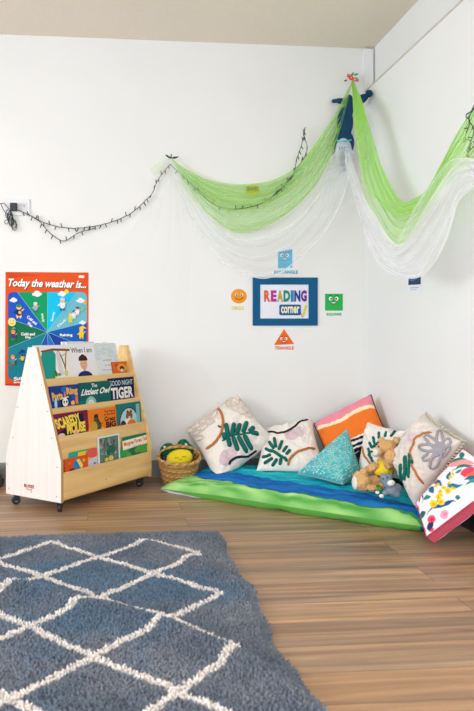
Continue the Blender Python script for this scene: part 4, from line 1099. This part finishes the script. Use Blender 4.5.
# E : cream with leaf fan behind the teddy
cE = Cushion([D(368, 422, 3.80), R(407, 431, .12), D(402, 480, 3.50), D(359, 474, 3.66)], .12, seed=6, wr=.01); cE.zg = .088
bE = cE.body('cover', painter([('e', *cE.st(396, 428), .1, .1, 0, '#DCC8CC')], CREAM), CANVAS)
m_ = MB()
for (x0, y0, x1, y1) in ((379, 439, 379.5, 432), (385, 437, 386.5, 431.5), (391, 436.5, 396, 431), (375, 444, 373.5, 436.5), (372, 448, 369.5, 442), (370.5, 454, 368, 448), (372, 460, 369, 454), (374, 463, 371.5, 460), (372, 448, 384, 438)):
    cE.stroke(m_, [(x0, y0), ((x0+x1)/2, (y0+y1)/2), (x1, y1)], .0075, LEAF, 10)
e1 = yarn(cE, m_, 'leaf_tufting')
m_ = MB(); cE.stroke(m_, [(363, 447), (364, 454), (367, 459), (371, 464)], .006, RUST, 16); e2 = yarn(cE, m_, 'rust_tufting')
finish_cushion([bE, e1, e2], 'tufted_cushion', 'cream cushion with a fan of green leaf strokes behind the teddy bear')

# F : cream with grey flower and rust ring, against the right wall
cF = Cushion([D(393, 461, 3.36), R(424, 414, .10), R(461, 441, .09), F(416, 509, .08)], .15, seed=7, wr=.012); cF.zg = .088
bF = cF.body('cover', painter([('e', *cF.st(409, 437), .12, .07, .5, '#DFC9D0')], '#E0D6CF'), CANVAS)
m_ = MB(); cF.stroke(m_, [(432, 433), (426, 433), (419, 436), (413.5, 443), (410.5, 452), (412, 464), (418, 476), (424, 484)], .0058, RUST, 36); f1 = yarn(cF, m_, 'rust_tufting')
m_ = MB(); GREY = mat('#A5A0A8', .95, 'plush')
for (x, y, ang, L) in ((429, 441, 140, 14), (438, 439, 95, 12), (446, 445, 45, 9), (424, 449, 175, 15), (428, 456, 212, 14), (440, 456, 300, 8), (447, 450, 355, 9), (434, 460, 245, 15)):
    ca, sa = math.cos(math.radians(ang)), -math.sin(math.radians(ang)); P = []
    cx_, cy_ = 441+ca*(L*.75), 449+sa*(L*.75)
    for j in range(11):
        w = 2*PI*j/10; P.append((cx_+L*.75*math.cos(w)*ca-3.4*math.sin(w)*sa, cy_+L*.75*math.cos(w)*sa+3.4*math.sin(w)*ca))
    cF.stroke(m_, P, .0066, GREY, 24)
f2 = yarn(cF, m_, 'grey_flower_tufting')
m_ = MB()
for (x0, y0, x1, y1) in ((400.5, 483, 401.5, 464), (404.5, 481, 406, 456), (408.8, 478, 410, 453), (411, 462, 414, 462)):
    cF.stroke(m_, [(x0, y0), ((x0+x1)/2, (y0+y1)/2), (x1, y1)], .0098, LEAF, 10)
f3 = yarn(cF, m_, 'leaf_tufting')
m_ = MB(); rr = random.Random(2); br = cF.border(n=26)
ctr = sum(cF.c, Vector())/4
for k, p in enumerate(br):
    d = (p-ctr).normalized(); q = p-cF.n*.012
    m_.tube([q, q+d*.010+Vector((0, rr.uniform(-.004, .004), rr.uniform(-.004, .004))), q+d*.018-cF.n*.006], [.0035, .0035, .0015], mat('#CFC4B0', .95), 5)
f4 = m_.build('fringe', None, None, smooth=True)
finish_cushion([bF, f1, f2, f3, f4], 'tufted_cushion', 'cream cushion with a grey looped flower and rust ring, leaning on the right wall')

# G : floral boxed cushion tipped against the right wall
cG = Cushion([F(416, 503, .135), R(463, 448.5, .07), R(506, 478, .07), F(426.5, 537, .035)], .075, seed=8, wr=.006, pinch=.02, edge=.62, expo=4, root=.5, N=170)
def gp(x, y): return cG.st(x, y)
sh = []
def gl(pts, w, c, taper=True):
    q = [(v.x, v.y) for v in catmull([(*gp(*p), 0) for p in pts], 10)]; sh.append(('l', q, w, c)+((1,) if taper else ()))
def ge(x, y, rp, c):
    a, b = gp(x, y); a1, b1 = gp(x+5, y); a2, b2 = gp(x, y+5); a0, b0 = gp(x-5, y); a3, b3 = gp(x, y-5)
    a1, b1, a2, b2 = a+(a1-a0)/10, b+(b1-b0)/10, a+(a2-a3)/10, b+(b2-b3)/10
    n_ = 14; P = []
    for k in range(n_):
        w = 2*PI*k/n_; dx, dy = rp*math.cos(w), rp*math.sin(w); P.append((a+(a1-a)*dx+(a2-a)*dy, b+(b1-b)*dx+(b2-b)*dy))
    sh.append(('p', P, c))
PW = 1.25
gl([(442, 470), (450, 465), (462, 462), (476, 464)], .05, '#EFA0A4'); gl([(446, 465), (455, 460), (466, 459)], .022, '#2E7F72'); gl([(452, 471), (460, 466), (474, 466)], .02, '#2C7C6E')
gl([(461, 474), (466, 472), (474, 471)], .06, '#E8466E'); gl([(464, 477), (469, 475), (480, 475)], .03, '#F0703A'); gl([(464, 480), (470, 477.5), (480, 478)], .03, '#1F6E92'); gl([(466, 485), (472, 481), (480, 481)], .03, '#3A9AA0')
gl([(447, 483.5), (455, 486.5), (463, 484)], .03, '#1F7690'); gl([(449, 479), (448.5, 475), (450, 471.5)], .032, '#256C94'); gl([(455, 473), (459, 471), (462, 468)], .02, '#2E8A88')
gl([(433, 483), (437, 482), (442, 485)], .03, '#1F6A90'); gl([(428, 489), (431, 488), (434, 493)], .034, '#2B6C9A'); gl([(421, 503), (425, 498), (431, 497)], .026, '#2A8C84')
gl([(431, 508), (441, 505), (450, 502), (455, 501.5)], .036, '#1D5C8E'); gl([(426, 516), (430, 510), (434, 507)], .012, '#2F6F9A'); gl([(418, 516), (421, 514.5), (424, 516)], .045, '#2A6C66')
gl([(440, 490), (438, 498), (434, 506)], .008, '#7C8A4A'); gl([(451, 482), (446, 490)], .008, '#7C8A4A')
for (x, y, r) in ((447.5, 491, 2.8), (452, 488, 1.4), (444, 487.5, 1.7), (440, 491.5, 1.9), (438.5, 497, 2.3), (434, 504, 3.1), (440.5, 502, 2.8), (441, 495, 1.5), (450.5, 477, 1.5), (453, 474, 1.3), (436, 486, 1.3), (455, 488.5, 1.0), (438, 484.5, 1.2), (449, 483, 1.2)):
    ge(x, y, r*1.2, '#F1D333'); ge(x, y, r*.6, '#E2B21E')
ge(431.5, 519.5, 4.4, '#EE4F6E'); ge(431.5, 519.5, 2.2, '#E0305A'); ge(444, 514, 4.4, '#F0A6BE'); ge(445, 514, 2.0, '#E886A8'); ge(418, 508, 2.6, '#EE5A7A'); ge(430.5, 529.5, 2.8, '#E83A60'); ge(422, 531, 2.6, '#E8305A'); ge(433, 479, 3.0, '#EE6A7E'); ge(426, 486, .01, '#FFF')
gl([(429, 523), (431, 527), (430, 530)], .04, '#2B3A6A'); ge(457.5, 497.5, 2.4, '#2C7C86'); gl([(419, 494), (420, 498), (419.5, 502)], .02, '#B83A6A'); gl([(422, 494), (423, 499)], .014, '#6A3A6A'); ge(424, 536, 1.8, '#E8476E')
ge(462, 455, 3, '#2E7F6A')
bG = cG.body('cover', painter(sh, '#F1ECF1'), attr_mat('floral_cotton', .8, .12, 200, .03))
A_, B_ = cG.border(side=1), cG.border(side=-1); n = len(A_); m_ = MB()
m_.add(A_+B_, [(i, (i+1) % n, n+(i+1) % n, n+i) for i in range(n)], mat('#DB5F76', .8, 'fabric')); g1 = m_.build('gusset', None, None, smooth=False)
m_ = MB(); m_.tube(A_, .0028, mat('#C8486A', .8), 6, closed=True); g2 = m_.build('piping', None, None, smooth=True)
finish_cushion([bG, g1, g2], 'cushion', 'white floral cushion with a coral pink side band, tipped against the right wall')

#@@BASKET
# ------------------------------------------------------------------ wicker basket with soft toys
def basket():
    c0 = D(178.5, 481, 4.03); c0 = Vector((c0.x, c0.y, 0))
    T = Matrix.Translation(c0+Vector((0, 0, .017))) @ Matrix.Rotation(.17, 4, Vector((1, 0, 0)))
    WK = [mat(h, .6, 'wicker') for h in ('#C79A5C', '#B5854A', '#D6B077')]
    hh = .135
    def rad(z): return .083+.034*min(1, z/hh)**.8
    m_ = MB(); rows = 13; ns = 22
    for r_ in range(rows):
        z = .004+hh*(r_/(rows-1)); P = []
        for j in range(ns*4):
            w = 2*PI*j/(ns*4); rr_ = rad(z)+.0042*math.sin(w*ns/1+r_*PI); P.append(T @ Vector((rr_*math.cos(w), rr_*math.sin(w), z+.001*math.sin(w*3+r_))))
        m_.tube(P, .0054, WK[r_ % 3], 6, closed=True)
    for k in range(ns*2):
        w = 2*PI*(k+.25)/(ns*2); m_.tube([T @ Vector((rad(z)*math.cos(w), rad(z)*math.sin(w), z)) for z in (0, hh*.3, hh*.65, hh)], .003, WK[1], 5)
    m_.tube([T @ Vector((0, 0, 0)), T @ Vector((0, 0, .008))], .084, WK[1], 24)
    body = m_.build('body', None, None, smooth=True)
    m_ = MB()
    for q in range(3):
        P = []
        for j in range(120):
            w = 2*PI*j/120; tw = w*16+q*2*PI/3; P.append(T @ Vector(((rad(hh)+.003+.006*math.cos(tw))*math.cos(w), (rad(hh)+.003+.006*math.cos(tw))*math.sin(w), hh+.006+.006*math.sin(tw))))
        m_.tube(P, .0058, WK[q], 6, closed=True)
    rim = m_.build('rim', None, None, smooth=True)
    m_ = MB()
    for q in range(3):
        P = []
        for j in range(70):
            w = PI*j/69; tw = w*18+q*2*PI/3; R_ = rad(hh)+.004
            P.append(T @ Vector((-R_*math.cos(w)*(1)+.005*math.cos(tw)*math.cos(w), -.018*math.sin(w)+.004*math.sin(tw), hh+.005+.075*math.sin(w)**.75+.005*math.cos(tw)*math.sin(w))))
        m_.tube(P, .0048, WK[q], 6)
    m_.tube([T @ Vector((-.012, -.018, hh+.081)), T @ Vector((.012, -.018, hh+.081))], .0115, WK[1], 10)
    hd = m_.build('handle', None, None, smooth=True)
    gather('wicker_basket', [body, rim, hd], 'woven wicker basket with a handle, holding soft toys, left of the mattress', 'basket')
    # yellow plush
    q = T @ Vector((-.002, -.050, hh+.022)); YE = mat('#F0D42C', .9, 'plush')
    rot = Matrix.Rotation(-.12, 3, 'Y')
    yb = blob('body', [(q, (.076, .045, .050), rot), (q+Vector((.03, 0, .006)), (.045, .042, .043)), (q+Vector((-.03, 0, -.006)), (.045, .04, .04))], .006, YE, fuzz=.001)
    m_ = MB()
    for dx in (-.022, .022):
        P = [q+Vector((dx+.010*math.cos(w), -.0455+.0*dx, .016+dx*.12-.005*math.sin(w))) for w in [PI*k/8 for k in range(9)]]
        m_.tube(P, .0016, mat('#6A4A1A', .7), 5)
    m_.tube([q+Vector((.007*math.cos(w), -.0475, .004-.004*math.sin(w))) for w in [PI*k/6 for k in range(7)]], .0013, mat('#8A5A1A', .7), 5)
    yf = m_.build('stitched_face', None, None, smooth=True)
    gather('soft_toy', [yb, yf], 'yellow oval soft toy with a sleepy stitched face in the basket', 'soft toy')
    GR = mat('#14653F', .9, 'plush'); g0 = T @ Vector((.0, .03, hh+.01))
    gb = blob('body', [(g0, (.075, .045, .05)), (g0+Vector((-.065, .005, .035)), (.045, .03, .036), Matrix.Rotation(-.5, 3, 'Y')), (g0+Vector((.03, .005, .058)), (.036, .03, .036)), (g0+Vector((.06, 0, .035)), (.036, .03, .03), Matrix.Rotation(.6, 3, 'Y')), (g0+Vector((.0, -.02, .045)), (.05, .028, .022)), (g0+Vector((-.09, 0, .02)), (.02, .022, .03))], .006, GR, fuzz=.0015)
    m_ = MB(); m_.ball(g0+Vector((-.083, -.022, .052)), .008, mat('#D8E4DC', .6)); m_.ball(g0+Vector((.042, -.024, .066)), .008, mat('#D8E4DC', .6)); ey = m_.build('eyes', None, None, smooth=True)
    m_ = MB(); m_.tube(catmull([g0+Vector((-.075, -.05, .0)), g0+Vector((-.05, -.062, .014)), g0+Vector((-.03, -.06, .026))], 10), .007, mat('#B9C94A', .8, 'plush'), 8); ar = m_.build('ribbon', None, None, smooth=True)
    gather('soft_toy', [gb, ey, ar], 'dark green soft toy with pale eye spots at the back of the basket', 'soft toy')
    n0 = T @ Vector((-.082, -.035, hh-.002)); nb = blob('plush', [(n0, (.022, .026, .034)), (n0+Vector((.008, -.006, -.016)), (.018, .022, .022))], .005, mat('#2B2F52', .9, 'plush'), fuzz=.001)
    nb.name = 'soft_toy'; m_ = MB(); m_.ball(n0+Vector((.006, -.026, .002)), (.006, .004, .010), mat('#C9CDE4', .7)); sp2 = m_.build('spot', None, None, smooth=True); sp2.parent = nb
    recentre(nb); tag(nb, 'small dark navy soft toy squeezed beside the yellow one in the basket', 'soft toy')
basket()

#@@TEDDY
# ------------------------------------------------------------------ teddy bear and small grey plush
def teddy():
    FUR = attr_mat('teddy_fur', .95, .8, 420, .3); TAN = '#E0B27C'
    def q(x, y, d): return D(x, y, d)
    sx = 3.42/690
    def el(x, y, d, rx, rz, ry=None, rot=0): return (q(x, y, d), (rx*d/690, (ry if ry else (rx+rz)/2)*d/690, rz*d/690), Matrix.Rotation(math.radians(rot), 3, 'Y'))
    sole_c = [q(357, 484, 3.36), q(367, 489, 3.34)]
    tint = lambda co: ('#E9D9C6' if min((co-c).length for c in [q(374.5, 452.5, 3.36)]) < .03 else TAN)
    parts = [el(387.5, 449.5, 3.40, 10.2, 9.6), el(396.5, 441.5, 3.42, 4.6, 4.6, 2.8), el(382, 440.5, 3.42, 3.8, 3.4, 2.6), el(377.5, 452, 3.37, 6.0, 4.8),
             el(383, 472, 3.42, 9.5, 12), el(385, 463, 3.41, 8, 7),
             el(390.5, 456.5, 3.31, 5.6, 7.6, rot=12), el(389, 464, 3.34, 5.2, 5.5),
             el(372, 468, 3.38, 8, 4.0, rot=-28), el(364.5, 472, 3.36, 4.6, 4.2), 
             el(374, 482, 3.36, 9, 6.6, rot=8), el(363, 482.5, 3.33, 8.2, 8.6), el(359, 479, 3.36, 5.6, 7.6),
             el(385, 486, 3.34, 8, 5.0), el(373, 488, 3.30, 6.4, 3.6)]
    bd = blob('body', parts, .004, FUR, fuzz=.006, colfn=tint)
    m_ = MB(); m_.ball(*el(355.0, 483, 3.34, 2.6, 6.8, 6)[:2], mat('#F0E3D4', .9, 'plush')); so = m_.build('sole', None, None, smooth=True)
    shirt = blob('shirt', [el(384, 468.5, 3.395, 10.4, 8.0, 11), el(380.5, 470.5, 3.39, 9.2, 6.0, 10), el(386, 464, 3.39, 8.2, 4.6, 9)], .006, mat('#EFD02E', .85, 'fabric'), fuzz=.0012)
    mz_ = blob('muzzle', [el(375.2, 452.5, 3.335, 4.3, 3.8, 3.6)], .004, mat('#EFE2D2', .9, 'plush'), fuzz=.001)
    m_ = MB(); m_.ball(q(371.6, 451.5, 3.32), (.006, .006, .005), mat('#4A2E22', .4)); no = m_.build('nose', None, None, smooth=True)
    m_ = MB(); m_.ball(q(378.5, 446.8, 3.335), .0042, mat('#1C1410', .2)); m_.ball(q(374.8, 446.6, 3.355), .0042, mat('#1C1410', .2)); ey = m_.build('eyes', None, None, smooth=True)
    m_ = MB(); m_.ball(q(397, 442, 3.40), (.014, .005, .014), mat('#E2BE92', .9, 'plush')); ea = m_.build('ear_lining', None, None, smooth=True)
    gather('teddy_bear', [bd, so, shirt, mz_, no, ey, ea], 'tan teddy bear in a yellow shirt sitting on the mattress', 'teddy bear')
    # small grey plush
    G1 = mat('#7E8E9E', .9, 'plush')
    def e2(x, y, d, rx, rz, ry=None, rot=0): return el(x, y, d, rx, rz, ry, rot)
    gb = blob('body', [e2(391, 490, 3.19, 7.4, 6.2), e2(386, 479.5, 3.19, 6.0, 6.0), e2(382.5, 476.5, 3.19, 2.4, 3.6), e2(390, 476.5, 3.2, 2.2, 3.6, rot=20), e2(396, 494, 3.18, 4.4, 3.6), e2(397, 488, 3.2, 4.6, 4.6), e2(385, 493, 3.17, 3.4, 3.2), e2(388, 484, 3.18, 4.4, 4.6)], .005, G1, fuzz=.0015)
    mu = blob('muzzle', [e2(391, 483, 3.155, 4.2, 3.2, 3, rot=-15)], .004, mat('#E4E4E8', .9, 'plush'), fuzz=.0008)
    m_ = MB(); m_.ball(q(383, 479, 3.155), .0038, mat('#16181C', .25)); m_.ball(q(387.5, 477.5, 3.15), .0038, mat('#16181C', .25)); ee = m_.build('eyes', None, None, smooth=True)
    m_ = MB(); m_.ball(*e2(381.5, 496, 3.15, 2.4, 1.9, 2.4)[:2], mat('#E8E8EC', .9, 'plush')); m_.ball(*e2(377.5, 492.5, 3.17, 2.2, 1.7, 2)[:2], mat('#E8E8EC', .9, 'plush')); pw = m_.build('paws', None, None, smooth=True)
    m_ = MB(); m_.ball(*e2(379.5, 488.5, 3.17, 2.8, 2.6, 2.4)[:2], mat('#4F8A3C', .9, 'plush')); m_.ball(*e2(378, 486, 3.17, 2, 1.6, 2)[:2], mat('#3A6E34', .9, 'plush')); gn = m_.build('leaf_bundle', None, None, smooth=True)
    gather('soft_toy', [gb, mu, ee, pw, gn], 'small grey soft toy with a white muzzle leaning on the teddy bear', 'soft toy')
teddy()

#@@LIGHT
# ------------------------------------------------------------------ light and camera
wd = bpy.data.worlds.new('sky'); SC.world = wd; wd.use_nodes = True
bg = wd.node_tree.nodes['Background']; bg.inputs['Color'].default_value = (.72, .84, 1, 1); bg.inputs['Strength'].default_value = 2.0
def area(name, loc, rot, sx, sy, power, col):
    l = bpy.data.lights.new(name, 'AREA'); l.shape = 'RECTANGLE'; l.size = sx; l.size_y = sy; l.energy = power; l.color = col
    o = bpy.data.objects.new(name, l); o.location = loc; o.rotation_euler = rot; COL.objects.link(o); return o
area('window_daylight', ((FX0+FX1)/2, YF-.12, (FZ0+FZ1)/2), (PI/2, 0, 0), FX1-FX0, FZ1-FZ0, 42, (.79, .895, 1))
area('window_daylight', (.12, (WY0+WY1)/2, (WZ0+WZ1)/2), (0, PI/2, 0), WZ1-WZ0, WY1-WY0, 42, (.79, .895, 1))
area('window_daylight', (XL-.12, (LY0+LY1)/2, (LZ0+LZ1)/2), (0, -PI/2, 0), LZ1-LZ0, LY1-LY0, 218, (.79, .895, 1))
# ceiling light fittings of the room, behind the camera
for (x, y) in ((-1.6, -4.9), (-3.9, -4.9)):
    t = empty('ceiling_light', (x, y, ZC)); tag(t, 'white ceiling light fitting behind the camera', 'ceiling light', 'ceiling lights')
    MB().box((-.6, -.15, -.05), (.6, .15, -.001), mat('#E8E8E4', .4)).build('housing', None, t)
    area('ceiling_lamp', (x, y, ZC-.06), (0, 0, 0), 1.15, .28, 36, (1, .80, .60))

cd = bpy.data.cameras.new('camera'); co = bpy.data.objects.new('camera', cd); COL.objects.link(co)
co.location = CAM; co.rotation_euler = (PI/2, 0, -TH)
cd.sensor_fit = 'VERTICAL'; cd.sensor_height = 36; cd.sensor_width = 24; cd.lens = 690/711*36
cd.shift_x = (237-CX)/711; cd.shift_y = -(355.5-HY)/711
cd.dof.use_dof = True; cd.dof.focus_distance = 3.8; cd.dof.aperture_fstop = 4.0
cd.clip_start = .05
SC.camera = co
vs_ = SC.view_settings; vs_.view_transform = 'Standard'; vs_.look = 'None'; vs_.gamma = 1; vs_.use_curve_mapping = False; vs_.exposure = 0.0
SC.cycles.transparent_max_bounces = 24
